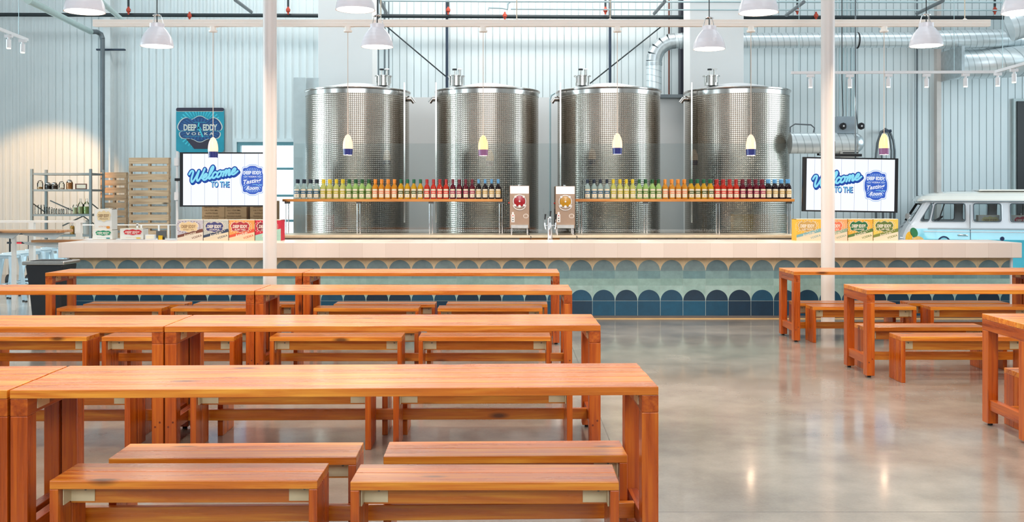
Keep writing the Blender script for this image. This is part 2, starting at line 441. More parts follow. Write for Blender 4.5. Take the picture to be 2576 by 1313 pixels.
P = from_right((1511.4, 818.5), yaw=y2)
setup(P, y2, 'second cedar table from the front, butted to its left neighbour', [
    (.185, -.06, 0, 'left bench just beyond the nearest table, under the second table'),
    (1.50, -.06, 0, 'right bench just beyond the nearest table, under the second table'),
    (.25, .345, 0, 'rear left bench under the second table from the front'),
    (1.52, .345, 0, 'rear right bench under the second table from the front')])
setup(P-Matrix.Rotation(y2, 3, 'Z')@Vector((TL+.01, 0, 0)), y2, 'second-row table at the left edge, butted to a longer visible one', [
    (1.50, -.06, 0, 'bench under the second-row left table, one slab leg showing left of the joint'),
    (1.45, .345, 0, 'rear bench under the second-row left table')])
P = from_right((1439.6, 731.5), yaw=0)
setup(P, 0, 'third cedar table from the front, its right end before the blue tiles', [
    (.17, -.165, 0, 'bench seen between the second and nearest tables, left of the pair under the third table'),
    (1.49, -.165, 0, 'bench with two pale brackets seen between the second and nearest tables, right of centre'),
    (.27, .345, 0, 'rear left bench under the third table from the front'),
    (1.52, .345, 0, 'rear right bench under the third table from the front')])
setup(P-Vector((TL+.01, 0, 0)), 0, 'third-row table reaching out of the left edge of the picture', [
    (.25, -.165, 0, 'bench at the left picture edge behind the second-row table'),
    (1.555, -.165, 0, 'bench behind the joint of the second-row tables'),
    (.30, .345, 0, 'rear bench at the left edge under the third-row table'),
    (1.58, .345, 0, 'rear bench near the joint of the third-row tables')])
P = from_right((1407.8, 686.3), yaw=0)
setup(P, 0, 'farthest left-block table, right one of the pair before the bar', [
    (.12, -.01, 0, 'near left bench under the farthest right table of the left block'),
    (1.50, -.01, 0, 'near right bench under the farthest right table of the left block'),
    (.27, .40, 0, 'far left bench under the farthest right table, close to the bar tiles'),
    (1.57, .40, 0, 'far right bench under the farthest right table, close to the bar tiles')])
setup(P-Vector((TL+.012, 0, 0)), 0, 'farthest left-block table, left one of the pair beside the black bin', [
    (.13, -.01, 0, 'near left bench under the farthest table beside the bin'),
    (1.40, -.01, 0, 'near right bench under the farthest table beside the bin'),
    (.25, .40, 0, 'far left bench under the farthest table beside the bin'),
    (1.52, .40, 0, 'far right bench under the farthest table beside the bin')])
# right block
setup(corner(1997, 683.2), 0, 'farthest table of the right block, behind it the right white column', [
    (.20, -.05, 0, 'near left bench under the farthest right-block table, right of its two legs'),
    (1.53, -.05, 0, 'near right bench under the farthest right-block table'),
    (.12, .345, 0, 'far left bench under the farthest right-block table, just before the column'),
    (1.45, .345, 0, 'far right bench under the farthest right-block table')])
setup(corner(1997, 683.2)+Vector((TL+.01, 0, 0)), 0, 'farthest-row table cut off by the right edge of the picture', [])
setup(corner(2180.5, 729.5), 0, 'middle table of the right block with knotty front leg', [
    (.22, -.24, 0, 'front bench under the middle right table, with a knot in its slab end'),
    (1.57, -.24, 0, 'front bench under the middle right table, at the right picture edge'),
    (.13, .42, 0, 'rear left bench under the middle right table, partly behind the knotty leg'),
    (1.45, .42, 0, 'rear right bench under the middle right table')])
P = Vector((3.41, 6.60, 0))
setup(P, -.015, 'nearest right-block table, only its left end frame in view', [
    (.16, .345, 0, 'bench standing inside the end frame at the lower right picture edge')])

# ------------------------------------------------------------------ bar counter
t = NT('scallop_tiles'); p = t.pos(); sp = t.node('ShaderNodeSeparateXYZ'); t.link(p, sp.inputs[0]); x_, z_ = sp.outputs[0], sp.outputs[2]
TW = .3065
q = t.mth('DIVIDE', t.mth('SUBTRACT', x_, 1.088-100*TW), TW); u = t.mth('FRACT', q); ti = t.mth('FLOOR', q)
uu = t.mth('MULTIPLY', t.mth('SUBTRACT', u, .5), TW); u2 = t.mth('MULTIPLY', uu, uu)
def arch(z0):
    dz = t.mth('SUBTRACT', z_, z0)
    d = t.mth('ADD', u2, t.mth('MULTIPLY', dz, dz))
    return t.mth('MULTIPLY', t.mth('LESS_THAN', d, .1495**2), t.mth('GREATER_THAN', dz, 0))
def rnd(seed, s=1.0):
    wn = t.node('ShaderNodeTexWhiteNoise', noise_dimensions='2D'); cb = t.node('ShaderNodeCombineXYZ')
    t.link(ti, cb.inputs[0]); cb.inputs[1].default_value = seed; t.link(cb.outputs[0], wn.inputs['Vector']); return wn.outputs['Value']
gt = lambda z0: t.mth('GREATER_THAN', z_, z0)
DK = t.mix(rnd(1), S(0, 42, 68), S(4, 78, 110)); DA = t.mix(rnd(2), S(12, 38, 60), S(20, 82, 114))
PL = t.mix(rnd(3), S(150, 186, 180), S(172, 200, 196)); PM = t.mix(rnd(4), S(138, 172, 166), S(158, 190, 184))
MD = t.mix(rnd(5), S(104, 142, 150), S(132, 164, 166)); UP = t.mix(rnd(6), S(104, 132, 140), S(134, 156, 158))
CR = S(226, 200, 158)
col = t.mix(gt(.239), DK, PL); col = t.mix(arch(.239), col, DA)
col = t.mix(gt(.446), col, PM); col = t.mix(gt(.54), col, MD); col = t.mix(gt(.653), col, CR)
col = t.mix(arch(.643), col, UP)
ns = t.noise(p, 9, 5, .65); mm = t.maprange(ns, .3, .7, .85, 1.12)
cb = t.node('ShaderNodeCombineXYZ'); [t.link(mm, cb.inputs[i]) for i in range(3)]
col = t.mix(1.0, col, cb.outputs[0], 'MULTIPLY')
gx = t.mth('GREATER_THAN', t.mth('ABSOLUTE', t.mth('SUBTRACT', u, .5)), .4915)
def near(z0): return t.mth('LESS_THAN', t.mth('ABSOLUTE', t.mth('SUBTRACT', z_, z0)), .002)
g = t.mth('MAXIMUM', gx, t.mth('MAXIMUM', near(.239), t.mth('MAXIMUM', near(.446), near(.653))))
lowg = t.mth('LESS_THAN', z_, .446)
col = t.mix(t.mth('MULTIPLY', g, t.mth('ADD', .25, t.mth('MULTIPLY', lowg, .5))), col, S(170, 186, 184))
t.set(col=col, rough=.42); TILES = t.m
t = NT('cream_counter_tiles'); p = t.pos(); sp = t.node('ShaderNodeSeparateXYZ'); t.link(p, sp.inputs[0])
q = t.mth('DIVIDE', t.mth('SUBTRACT', sp.outputs[0], 1.093-100*.308), .308); u = t.mth('FRACT', q)
wn = t.node('ShaderNodeTexWhiteNoise', noise_dimensions='1D'); t.link(t.mth('FLOOR', q), wn.inputs['W'])
col = t.mix(wn.outputs['Value'], S(222, 206, 198), S(232, 218, 210))
g = t.mth('GREATER_THAN', t.mth('ABSOLUTE', t.mth('SUBTRACT', u, .5)), .494)
t.set(col=t.mix(t.mth('MULTIPLY', g, .5), col, S(190, 172, 152)), rough=.3); COUNTER = t.m
BX0, BX1 = X(146, 13.2), X(2571, 13.2)
bar = thing('bar_counter', 'long cream tiled bar with rows of blue scallop tiles on its front', 'bar counter', ((BX0+BX1)/2, 13.6, 0))
b = MB(); b.prism([(13.2, .836), (13.3, .836), (13.3, .93), (14.15, .93), (14.15, 1.037), (13.2, 1.037)], BX0, BX1, COUNTER, 'yz')
b.box(BX0+.001, BX0+.1, 13.301, 14.15, .836, .93, COUNTER); b.box(BX1-.1, BX1, 13.3, 14.15, .836, .93, COUNTER); b.build('countertop', bar, .006, world=True)
b = MB(); b.box(BX0+.05, BX1-.04, 13.45, 13.5, .04, .93, TILES); b.build('tiled_front', bar, world=True)
b = MB(); b.box(BX0+.02, BX0+.05, 13.42, 14.1, .0, .93, WHITE); b.box(BX1-.04, BX1-.01, 13.42, 14.1, 0, .93, WHITE); b.build('end_panel', bar, world=True)
b = MB(); b.box(BX0+.05, BX1-.04, 13.44, 13.55, 0, .04, mat('grey_plinth', S(96, 92, 92), .6)); b.build('plinth', bar, world=True)
b = MB(); b.box(BX0+.05, BX1-.04, 13.385, 13.44, 0, .008, mat('tan_floor_strip', S(222, 184, 126), .5)); b.build('floor_strip', bar, world=True)
b = MB(); b.box(BX0+.05, BX1-.04, 13.55, 14.1, .0, .9, mat('bar_carcass', S(150, 140, 130), .7)); b.build('carcass', bar, world=True)
# work counter behind the bar
wx0, wx1 = X(697, 14.9), X(2012, 14.9)
wc = thing('steel_work_counter', 'stainless work counter along the glass behind the bar', 'counter', ((wx0+wx1)/2, 15.2, 0))
b = MB(); b.box(wx0, wx1, 14.9, 15.75, 1.03, 1.072, mat('counter_steel', S(236, 218, 190), .42, .6, var=.08, scale=8)); b.build('worktop', wc, .004, world=True)
b = MB(); b.box(wx0+.02, wx1-.02, 15.0, 15.7, .0, 1.03, mat('fridge_white', S(220, 210, 196), .4))
b.box(X(1372-65, 15), X(1408, 15), 14.97, 15.0, .96, 1.03, WSHELF)
b.build('cabinet_body', wc, world=True)
for i in range(13):
    a = wx0+.03+i*(wx1-wx0-.06)/13; c = a+(wx1-wx0-.06)/13-.012
    b = MB(); open_ = i in (6, 5)
    b.box(a, c, 14.975, 14.999, .1, .955 if open_ else 1.022, DARK if open_ else MATS['fridge_white']); b.build('door', wc, world=True)
# low service ledge that carries the tap tower
b = MB(); b.box(-1.2, 2.2, 14.2, 14.6, 0, .88, STEEL)
tag(b.build('service_ledge', bevel=.004), 'low steel ledge behind the bar under the beer tap tower', 'ledge')
# tap tower
tx = X(1383.5, 14.4)
tt = thing('tap_tower', 'chrome cylinder beer tap tower with three black handles', 'tap tower', (tx, 14.4, .88))
b = MB(); b.lathe([(.055, 0), (.055, .015), (.037, .03), (.037, .455), (.03, .475), (.001, .482)], (0, 0, 0), CHROME, 32); b.build('tower', tt)
for sx_, hx in ((-1, -.075), (1, .082), (0, .006)):
    b = MB()
    y = -.03 if sx_ == 0 else 0
    b.cyl((sx_*.03, y, .35), (hx if sx_ else .0, y-.04, .35), .009, CHROME, seg=12)
    xx = hx if sx_ else .0
    b.tube([(xx, y-.04, .39), (xx, y-.045, .34), (xx-.012*(sx_ or 1), y-.05, .30)], .011, CHROME)
    tp = b.build('tap', tt)
    b = MB(); zz = .44 if sx_ else .485
    b.cyl((xx, y-.04, .385), (xx, y-.04, zz), .005, CHROME, seg=8)
    b.cyl((xx, y-.04, zz), (xx+.008, y-.04, zz+.078), .010, BLACK, .013, 12); b.build('handle', tp)

# glass partition
b = MB(); gx0, gx1 = X(740, 15.9), X(1983, 15.9); gz = Z(361, 15.9); gc = X(1255, 15.9)
g0 = thing('glass_partition', 'tall clear glass screen between the bar and the steel tanks', 'glass screen', ((gx0+gx1)/2, 15.9, 0))
n = 7
for i in range(n):
    a = gx0+(gx1-gx0)*i/n; c = gx0+(gx1-gx0)*(i+1)/n
    b = MB(); b.box(a+.004, c-.004, 15.895, 15.905, .9, gz, PART); b.build('pane', g0, world=True)
b = MB(); b.box(gx0, gx1, 15.86, 15.94, 0, .9, BOXW); b.build('knee_wall', g0, world=True)

# ------------------------------------------------------------------ steel tanks
t = NT('dimpled_steel'); uvn = t.node('ShaderNodeTexCoord').outputs['Object']
sp = t.node('ShaderNodeSeparateXYZ'); t.link(uvn, sp.inputs[0])
ang = t.mth('ARCTAN2', sp.outputs[1], sp.outputs[0]); a = t.mth('MULTIPLY', ang, 84); z = t.mth('MULTIPLY', sp.outputs[2], 92)
h = t.mth('MULTIPLY', t.mth('SINE', t.mth('ADD', a, z)), t.mth('SINE', t.mth('SUBTRACT', a, z)))
h = t.mth('MAXIMUM', h, -.15)
nn = t.noise(uvn, 2, 3)
t.set(col=t.mix(nn, (.37, .325, .275, 1), (.48, .43, .37, 1)), metal=1, rough=t.maprange(nn, .3, .7, .17, .24)); t.bump(h, .5, .005)
DIMPLE = t.m
TST = mat('tank_steel', (.60, .58, .55, 1), .2, 1, var=.06)
LIDM = mat('brushed_lid', S(226, 228, 230), .45, .3)
def make_tank(label, px, man_dx, brk_side):
    Y = 17.6; R = .905; r = thing('steel_tank', label, 'tank', (X(px, Y), Y, 0), group='steel vodka tanks behind the bar')
    H = 3.50
    b = MB(); b.lathe([(R, .15), (R, H-.10)], (0, 0, 0), DIMPLE, 96, caps=True); b.build('shell', r)
    b = MB(); b.lathe([(R+.004, H-.10), (R+.006, H-.03), (R+.025, H-.02), (R+.028, H), (R+.01, H+.01)], (0, 0, 0), TST, 96, caps=False); b.build('rim_band', r)
    b = MB(); b.lathe([(R+.012, H+.005), (R*.6, H+.075), (.25, H+.135), (.001, H+.15)], (0, 0, 0), LIDM, 64); b.build('lid', r)
    mz = H+.07; mx, my = man_dx, -.35
    b = MB(); b.lathe([(.12, 0), (.12, .16)], (mx, my, mz), TST, 28); b.lathe([(.15, .16), (.15, .175), (.05, .19)], (mx, my, mz), TST, 28)
    mh = b.build('manway', r)
    b = MB()
    b.cyl((mx-.03, my-.02, mz+.18), (mx-.03, my-.02, mz+.27), .012, TST, seg=10); b.cyl((mx-.03, my-.02, mz+.27), (mx-.03, my-.02, mz+.295), .04, BLACK, seg=14); b.build('clamp_knob', mh)
    b = MB(); b.cyl((mx+.06, my, mz+.18), (mx+.06, my, mz+.29), .022, TST, seg=12); b.box(mx+.02, mx+.1, my-.02, my+.02, mz+.285, mz+.30, TST); b.build('vent_valve', mh)
    for k in range(4):
        b = MB(); an = .6+k*PI/2; b.cyl((mx+.14*math.cos(an), my+.14*math.sin(an), mz+.05), (mx+.14*math.cos(an), my+.14*math.sin(an), mz+.175), .01, TST, seg=8)
        b.build('clamp_bolt', mh)
    for sd in brk_side:
        b = MB(); x0 = sd*(R+.01)
        b.cyl((x0-sd*.06, -.12, H-.13), (x0+sd*.045, -.12, H-.13), .05, TST, seg=16)
        b.cyl((x0+sd*.04, -.12, H-.12), (x0+sd*.10, -.12, H-.20), .035, TST, seg=14); b.build('overflow_elbow', r)
    b = MB(); sx_ = brk_side[0]
    b.box(sx_*(R-.03)-.012, sx_*(R-.03)+.012, -.45, -.43, 1.2, H+.12, TST); b.build('level_gauge', r)
    for k in range(4):
        an = PI/4+k*PI/2; b = MB(); b.cyl((.7*math.cos(an), .7*math.sin(an), 0), (.7*math.cos(an), .7*math.sin(an), .16), .05, TST); b.build('leg', r)
    return r
make_tank('leftmost steel tank, in front of the left boxed column', 900, .50, (1,))
make_tank('second steel tank from the left, behind the end of the left bottle shelf', 1226, -.53, (-1,))
make_tank('third steel tank from the left, behind the yellow drink machine', 1531, -.49, (-1,))
make_tank('rightmost steel tank, in front of the right boxed column', 1853, -.52, (-1,))

# ------------------------------------------------------------------ bottle shelves and bottles
def bshelf(px0, px1, posts, lab, py=500.3):
    Yf, Yb = 15.25, 15.5; r = thing('bottle_shelf', lab, 'shelf', ((X(px0, 15.3)+X(px1, 15.3))/2, 15.37, 1.072), group='wooden bottle shelves')
    zt = Z(py, Yf)
    b = MB(); b.box(X(px0, Yf), X(px1, Yf), Yf, Yb, zt-.042, zt, WSHELF); b.build('board', r, .003, world=True)
    for px in posts:
        b = MB()
        for dx in (-.02, .022): b.cyl((X(px, 15.35)+dx, 15.36, 1.072), (X(px, 15.35)+dx, 15.36, zt-.042), .009, CHROME, seg=10)
        b.box(X(px, 15.35)-.035, X(px, 15.35)+.04, 15.33, 15.40, zt-.075, zt-.042, GREYM); b.build('support_post', r, world=True)
    return zt
zs = bshelf(710, 1264, (722, 902, 1084, 1260), 'pine shelf of coloured bottles left of the drink machines')
zs2 = bshelf(1448, 1999, (1460, 1624, 1806, 1985), 'pine shelf of coloured bottles right of the drink machines')
def liq(name, col, tr, rough=.08):
    t = NT(name); t.set(col=col, rough=rough, tr=tr, ior=1.1, coat=.6, coatr=.05); return t.m
CLR = liq('clear_spirit', S(206, 224, 220), .55)
KINDS = [ # name, cap, liquid material, label colors
 ('clear', 'navy', S(22, 34, 56), CLR, S(36, 98, 140)),
 ('pale yellow', 'yellow', S(242, 206, 30), liq('liquor_pale_yellow', S(226, 226, 130), .35), S(206, 186, 52)),
 ('pale green', 'dark green', S(30, 92, 44), liq('liquor_pale_green', S(186, 222, 132), .35), S(104, 140, 62)),
 ('amber', 'orange', S(246, 152, 50), liq('liquor_amber', S(236, 160, 40), .3), S(238, 150, 110)),
 ('golden', 'bottle green', S(18, 106, 66), liq('liquor_golden', S(232, 178, 30), .3), S(70, 92, 44)),
 ('red', 'bright red', S(186, 40, 36), liq('liquor_red', S(214, 54, 30), .25), S(226, 60, 50)),
 ('wine red', 'maroon', S(120, 26, 44), liq('liquor_wine', S(104, 14, 36), .2), S(176, 50, 90)),
 ('black', 'sky blue', S(98, 164, 214), liq('liquor_black', S(30, 18, 22), .0), S(206, 170, 100))]
PAPER = mat('label_paper', S(240, 228, 204), .6, var=.02)
protos = []
ordn = ['leftmost', 'second from left', 'third from left', 'rightmost']
def make_bottle(k, label, group):
    nm, cn, cc, lm, lc = KINDS[k]; r = thing('vodka_bottle', label, 'bottle', group=group)
    b = MB(); prof = [(.038, 0), (.0425, .006), (.0425, .165), (.039, .185), (.028, .206), (.018, .224), (.0165, .25)]
    b.lathe(prof, (0, 0, 0), lm, 20); b.build('glass_body', r)
    b = MB(); b.lathe([(.0195, .240), (.020, .300), (.017, .303)], (0, 0, 0), mat('cap_'+cn.replace(' ', '_'), cc, .4, var=0), 16); b.build('cap', r)
    BC = mat('label_band_'+nm.replace(' ', '_'), lc, .5, var=0)
    b = MB(); R = .0432
    def strip(z0, z1, a0, a1, m, rr=R):
        n = 8; v = []
        for i in range(n+1):
            a = -PI/2+a0+(a1-a0)*i/n; v += [(rr*math.cos(a), rr*math.sin(a), z0), (rr*math.cos(a), rr*math.sin(a), z1)]
        b.add(v, [(2*i, 2*i+2, 2*i+3, 2*i+1) for i in range(n)], m, True)
    strip(.022, .152, -.95, .95, PAPER); strip(.080, .124, -1.08, 1.08, BC, R+.0006)
    strip(.096, .108, -.7, .7, PAPER, R+.001); strip(.04, .05, -.12, .12, BC, R+.0006)
    b.build('paper_label', r); return r
bp = {}
for side, (pxa, pitch, zt, sname) in enumerate(((747.0, 16.32, zs, 'left shelf'), (1478.5, 16.30, zs2, 'right shelf'))):
    for row, (Yr, dx) in enumerate(((15.31, 0), (15.41, .0))):
        for i in range(32):
            k = i//4; j = i % 4; nm, cn = KINDS[k][:2]
            sx_ = X(pxa+pitch*i+random.uniform(-.5, .5), 15.31)+dx
            if row == 0: lab = '%s bottle with %s cap, %s of the front four, %s' % (nm, cn, ordn[j], sname)
            else: lab = '%s bottle hidden behind the %s of the front four, %s' % (nm, ordn[j], sname)
            gp = 'bottles on the %s' % sname
            if k not in bp: bp[k] = make_bottle(k, lab, gp); o = bp[k]; o.location = (sx_, Yr, zt)
            else: o = dup(bp[k], (sx_, Yr, zt), 0, lab, gp)
            o.rotation_euler = (0, 0, random.uniform(-.15, .15)-sx_*.04)
# ------------------------------------------------------------------ dome pendants over the tables (each a real lamp)
DOMEW = mat('dome_enamel', S(240, 236, 242), .28, var=0, coat=.5)
DIFF = emis('lamp_diffuser', (1, .93, .86, 1), 5.0)
CORD = mat('black_cord', S(26, 26, 28), .6, var=0)
WARM = (1, .80, .58)
def lamp_light(name, parent, loc, size, power, col, spread=170):
    l = bpy.data.lights.new(name, 'AREA'); l.shape = 'DISK'; l.size = size; l.energy = power; l.color = col; l.spread = math.radians(spread)
    o = bpy.data.objects.new(name, l); o.location = loc; C.objects.link(o); o.parent = parent; return o
def make_dome(label):
    r = thing('dome_pendant', label, 'pendant lamp', group='white dome pendants over the tables')
    b = MB()
    prof = [(.195, 0), (.192, .03), (.184, .07), (.168, .115), (.142, .16), (.112, .20), (.088, .225), (.086, .232), (.086, .275), (.05, .285)]
    b.lathe(prof, (0, 0, 0), DOMEW, 40, caps=False)
    inner = [(z_-.006 if z_ > .01 else z_, 0) for z_, _ in prof]
    b.lathe([(.195, 0), (.186, .002), (.178, .07), (.136, .16), (.08, .222), (.001, .23)], (0, 0, 0), WHITE, 40, caps=False)
    b.build('dome', r)
    b = MB(); b.lathe([(.001, .018), (.178, .02), (.178, .024), (.001, .026)], (0, 0, 0), DIFF, 32, caps=False); b.build('diffuser', r)
    b = MB()
    for k in range(3):
        an = .5+k*2*PI/3; b.tube([(.075*math.cos(an), .075*math.sin(an), .275), (.055*math.cos(an), .055*math.sin(an), .35), (.045*math.cos(an), .045*math.sin(an), .375)], .004, CHROME, seg=6)
    b.lathe([(.05, .370), (.052, .376), (.03, .388), (.012, .395)], (0, 0, 0), CHROME, 16); b.build('bracket', r)
    b = MB(); b.cyl((0, 0, .28), (0, 0, 8-3.462), .006, CORD, seg=8); b.build('cord', r)
    lamp_light('pendant_glow', r, (0, 0, .012), .33, 34, WARM)
    return r
dome = None
rowsY = [(12.0, 'far row of white dome pendants'), (9.8, 'second row of white dome pendants')]
dl = {(12.0, 0): 'white dome pendant left of the wall sign, in front of the long beam',
      (12.0, 1): 'white dome pendant hanging before the left boxed column edge, in front of the beam',
      (12.0, 2): 'white dome pendant hanging in front of the right boxed column',
      (12.0, 3): 'white dome pendant hanging at the right end of the long white beam',
      (9.8, 0): 'white dome pendant cut off by the top edge, leftmost',
      (9.8, 1): 'white dome pendant cut off by the top edge, above the leftmost tank',
      (9.8, 2): 'white dome pendant cut off by the top edge, beside the right boxed column',
      (9.8, 3): 'white dome pendant at the top right corner of the picture'}
cols = {12.0: (X(395, 12), X(949, 12), X(1784, 12), X(2330, 12)), 9.8: (X(213, 9.8), X(894, 9.8), X(1908, 9.8), X(2572, 9.8))}
zrim = {12.0: (3.462, 3.455, 3.43, 3.468), 9.8: (3.47, 3.49, 3.46, 3.462)}
for Yr in (12.0, 9.8, 7.6, 5.4, 3.2):
    for i in range(4):
        x = cols.get(Yr, cols[9.8])[i]; z = zrim.get(Yr, (3.46,)*4)[i]
        lab = dl.get((Yr, i), 'white dome pendant over the nearer tables, above the picture')
        if dome is None: dome = make_dome(lab); o = dome; o.location = (x, Yr, z)
        else: o = dup(dome, (x, Yr, z), 0, lab)

# ------------------------------------------------------------------ white beam and the pendants over the bar
BY = 13.75
bx0, bx1 = X(236, BY), X(2489, BY); bz0, bz1 = Z(67, BY), Z(50, BY)
BEAM = mat('warm_white_track', S(255, 247, 238), .4, var=.01)
r = thing('light_track', 'long white beam spanning the picture above the bar', 'light track', ((bx0+bx1)/2, BY, bz0))
b = MB(); b.box(bx0, bx1, BY-.04, BY+.04, bz0, bz1, BEAM); b.box(bx0, bx1, BY-.044, BY-.04, bz0+.03, bz0+.045, BEAM)
b.box(bx0, bx1, BY-.044, BY-.04, bz1-.02, bz1-.008, BEAM); b.build('beam', r, .004, world=True)
for px in (958, 1300, 1535, 2427):
    b = MB(); b.cyl((X(px, BY), BY, bz1), (X(px, BY), BY, 8), .008, mat('track_cable', S(226, 212, 190), .5), seg=8)
    b.lathe([(.04, 0), (.012, .02)], (X(px, BY), BY, bz1), BEAM, 12); b.build('suspension_rod', r, world=True)
SHW = NT('frosted_shade'); SHW.set(col=S(238, 206, 176), em=(1, .74, .52, 1), es=.55, rough=.3); SHW = SHW.m
SHG = NT('glowing_shade'); SHG.set(col=S(238, 190, 130), em=(1, .66, .34, 1), es=.75, rough=.3); SHG = SHG.m
BLUEB = mat('blue_shade_band', S(34, 42, 120), .25, var=.1, coat=.5)
BLUEG = NT('lit_blue_shade_band'); BLUEG.set(col=S(74, 60, 110), em=(.55, .16, .22, 1), es=.35, rough=.3); BLUEG = BLUEG.m
def make_bpend(px, pyt, pyb, label, glow):
    r = thing('bar_pendant', label, 'pendant lamp', (X(px, BY), BY, Z(pyb, BY)), group='white and blue pendants over the bar')
    Hh = Z(pyt, BY)-Z(pyb, BY); k = Hh/.285; top = bz0-Z(pyb, BY)
    b = MB(); b.lathe([(.068*1, .085*k), (.069, .13*k), (.064, .18*k), (.052, .225*k), (.034, .262*k), (.016, .281*k), (.001, .285*k)], (0, 0, 0), SHG if glow else SHW, 28, caps=False)
    sh = b.build('shade', r)
    b = MB(); b.lathe([(.063, .0), (.0675, .086*k)], (0, 0, 0), BLUEG if glow else BLUEB, 28, caps=False)
    b.lathe([(.060, .002), (.0645, .086*k)], (0, 0, 0), SHW, 28, caps=False); b.build('colour_band', sh)
    b = MB(); b.cyl((0, 0, Hh-.003), (0, 0, top-.05), .005, mat('cream_cord', S(226, 206, 190), .5), seg=8); b.build('cord', r)
    b = MB(); b.lathe([(.058, -.075), (.060, -.052), (.042, -.047), (.042, 0)], (0, 0, top), BEAM, 24)
    b.box(-.075, .075, -.006, .006, top-.012, top-.004, BEAM); b.build('canopy', r)
    lamp_light('bulb_glow', r, (0, 0, .02), .10, 11, (1, .74, .50))
make_bpend(536, 345, 397, 'blue banded pendant lamp in front of the left television', False)
make_bpend(875, 338, 390, 'blue banded pendant lamp in front of the leftmost tank', False)
make_bpend(1215.5, 340, 392, 'pendant lamp with purple band in front of the second tank', True)
make_bpend(1553, 335, 388, 'blue banded pendant lamp in front of the third tank', False)
make_bpend(1889, 338, 391, 'blue banded pendant lamp in front of the rightmost tank', False)
make_bpend(2224, 336, 389, 'yellow glowing pendant lamp above the right television', True)

# ------------------------------------------------------------------ televisions
SCR = emis('screen_white', S(234, 241, 252), 1.15, (0, 0, 0, 1))
SCL = emis('screen_plank_line', S(150, 152, 180), .85, (0, 0, 0, 1))
CB1 = emis('screen_dark_blue', S(14, 72, 168), .9, (0, 0, 0, 1)); CB2 = emis('screen_aqua', S(140, 226, 250), .95, (0, 0, 0, 1))
CB3 = emis('screen_badge_blue', S(46, 96, 205), .9, (0, 0, 0, 1)); CB4 = emis('screen_badge_light', S(150, 184, 238), .95, (0, 0, 0, 1))
CB5 = emis('screen_pure_white', S(250, 252, 255), 1.0, (0, 0, 0, 1))
def cr(pts, n=6):
    out = []; P = [pts[0]]+list(pts)+[pts[-1]]
    for i in range(1, len(P)-2):
        for k in range(n):
            q = k/n; o = []
            for d in (0, 1):
                a, b_, c, e = P[i-1][d], P[i][d], P[i+1][d], P[i+2][d]
                o.append(.5*(2*b_+(c-a)*q+(2*a-5*b_+4*c-e)*q*q+(3*b_-a-3*c+e)*q**3))
            out.append(tuple(o))
    out.append(tuple(pts[-1])); return out
WEL = [[(-.25, 1.45), (.0, 1.95), (.35, 1.75), (.3, .6), (.55, .05), (1.0, .8), (1.3, 1.75), (1.22, .55), (1.5, .05), (1.95, .9), (2.2, 1.9)],
       [(2.1, .35), (2.6, .5), (2.78, .88), (2.52, 1.02), (2.25, .6), (2.36, .1), (2.75, .05), (3.2, .6), (3.62, 1.6), (3.5, 2.05), (3.25, 1.6), (3.2, .4), (3.4, .05), (3.8, .5)],
       [(4.35, .85), (4.1, 1.02), (3.8, .7), (3.85, .15), (4.15, .05), (4.5, .4)],
       [(4.95, 1.0), (4.6, .8), (4.55, .25), (4.8, .03), (5.15, .35), (5.12, .85), (4.9, 1.0)], [(5.1, .8), (5.5, .85), (5.6, .5), (5.52, .05)],
       [(5.55, .3), (5.85, .98), (6.05, .8), (5.98, .05)], [(6.0, .3), (6.32, .98), (6.52, .8), (6.45, .15), (6.65, .03), (6.95, .4)],
       [(6.85, .4), (7.3, .5), (7.45, .88), (7.2, 1.02), (6.95, .6), (7.05, .1), (7.4, .05), (7.9, .45)]]
def ribbon(mb, pts, w_, y, m):
    for i, (a, c) in enumerate(zip(pts[:-1], pts[1:])):
        dx, dz = c[0]-a[0], c[1]-a[1]; l = math.hypot(dx, dz) or 1; nx, nz = -dz/l*w_, dx/l*w_
        mb.quad((a[0]+nx, y, a[1]+nz), (a[0]-nx, y, a[1]-nz), (c[0]-nx, y, c[1]-nz), (c[0]+nx, y, c[1]+nz), m)
    for a in pts: mb.flat([(a[0]+w_*math.cos(q*PI/4), a[1]+w_*math.sin(q*PI/4)) for q in range(8)], y+.0001, m)
def welcome(mb, x0, z0, wd_, y, m, w_, dx=0, dz=0, rise=.19):
    s = wd_/8.1
    for st in WEL:
        pts = [(x0+dx+(a+.25+.22*b_)*s, z0+dz+b_*s+rise*(a+.25)*s) for a, b_ in cr(st)]; ribbon(mb, pts, w_*s, y, m)
def badge(cx, cz, hw, hh, lobes=True, n=72, k=1.0):
    out = []
    for i in range(n):
        a = 2*PI*i/n; c, s_ = math.cos(a), math.sin(a); e = .62
        x = math.copysign(abs(c)**e, c); z = math.copysign(abs(s_)**e, s_)
        f = 1+(.05*math.cos(8*a) if lobes else 0)
        out.append((cx+hw*x*f*k, cz+hh*z*f*k))
    return out
def cartouche(cx, cz, hw, hh, k=1.0, n=96):
    """wide cloud outline: pointed crown, side lobes, notches"""
    half = [(0, 1.0), (.12, .96), (.3, .78), (.42, .74), (.6, .88), (.82, .72), (.97, .36), (1.0, .1), (.93, -.1), (.78, -.12), (.9, -.25), (.92, -.45), (.84, -.66), (.68, -.74), (.5, -.72), (.3, -.8), (.12, -.96), (0, -1.0)]
    pts = cr(half, 4); pts = pts+[(-a, b_) for a, b_ in pts[-2:0:-1]]
    return [(cx+hw*a*k, cz+hh*b_*k) for a, b_ in pts]
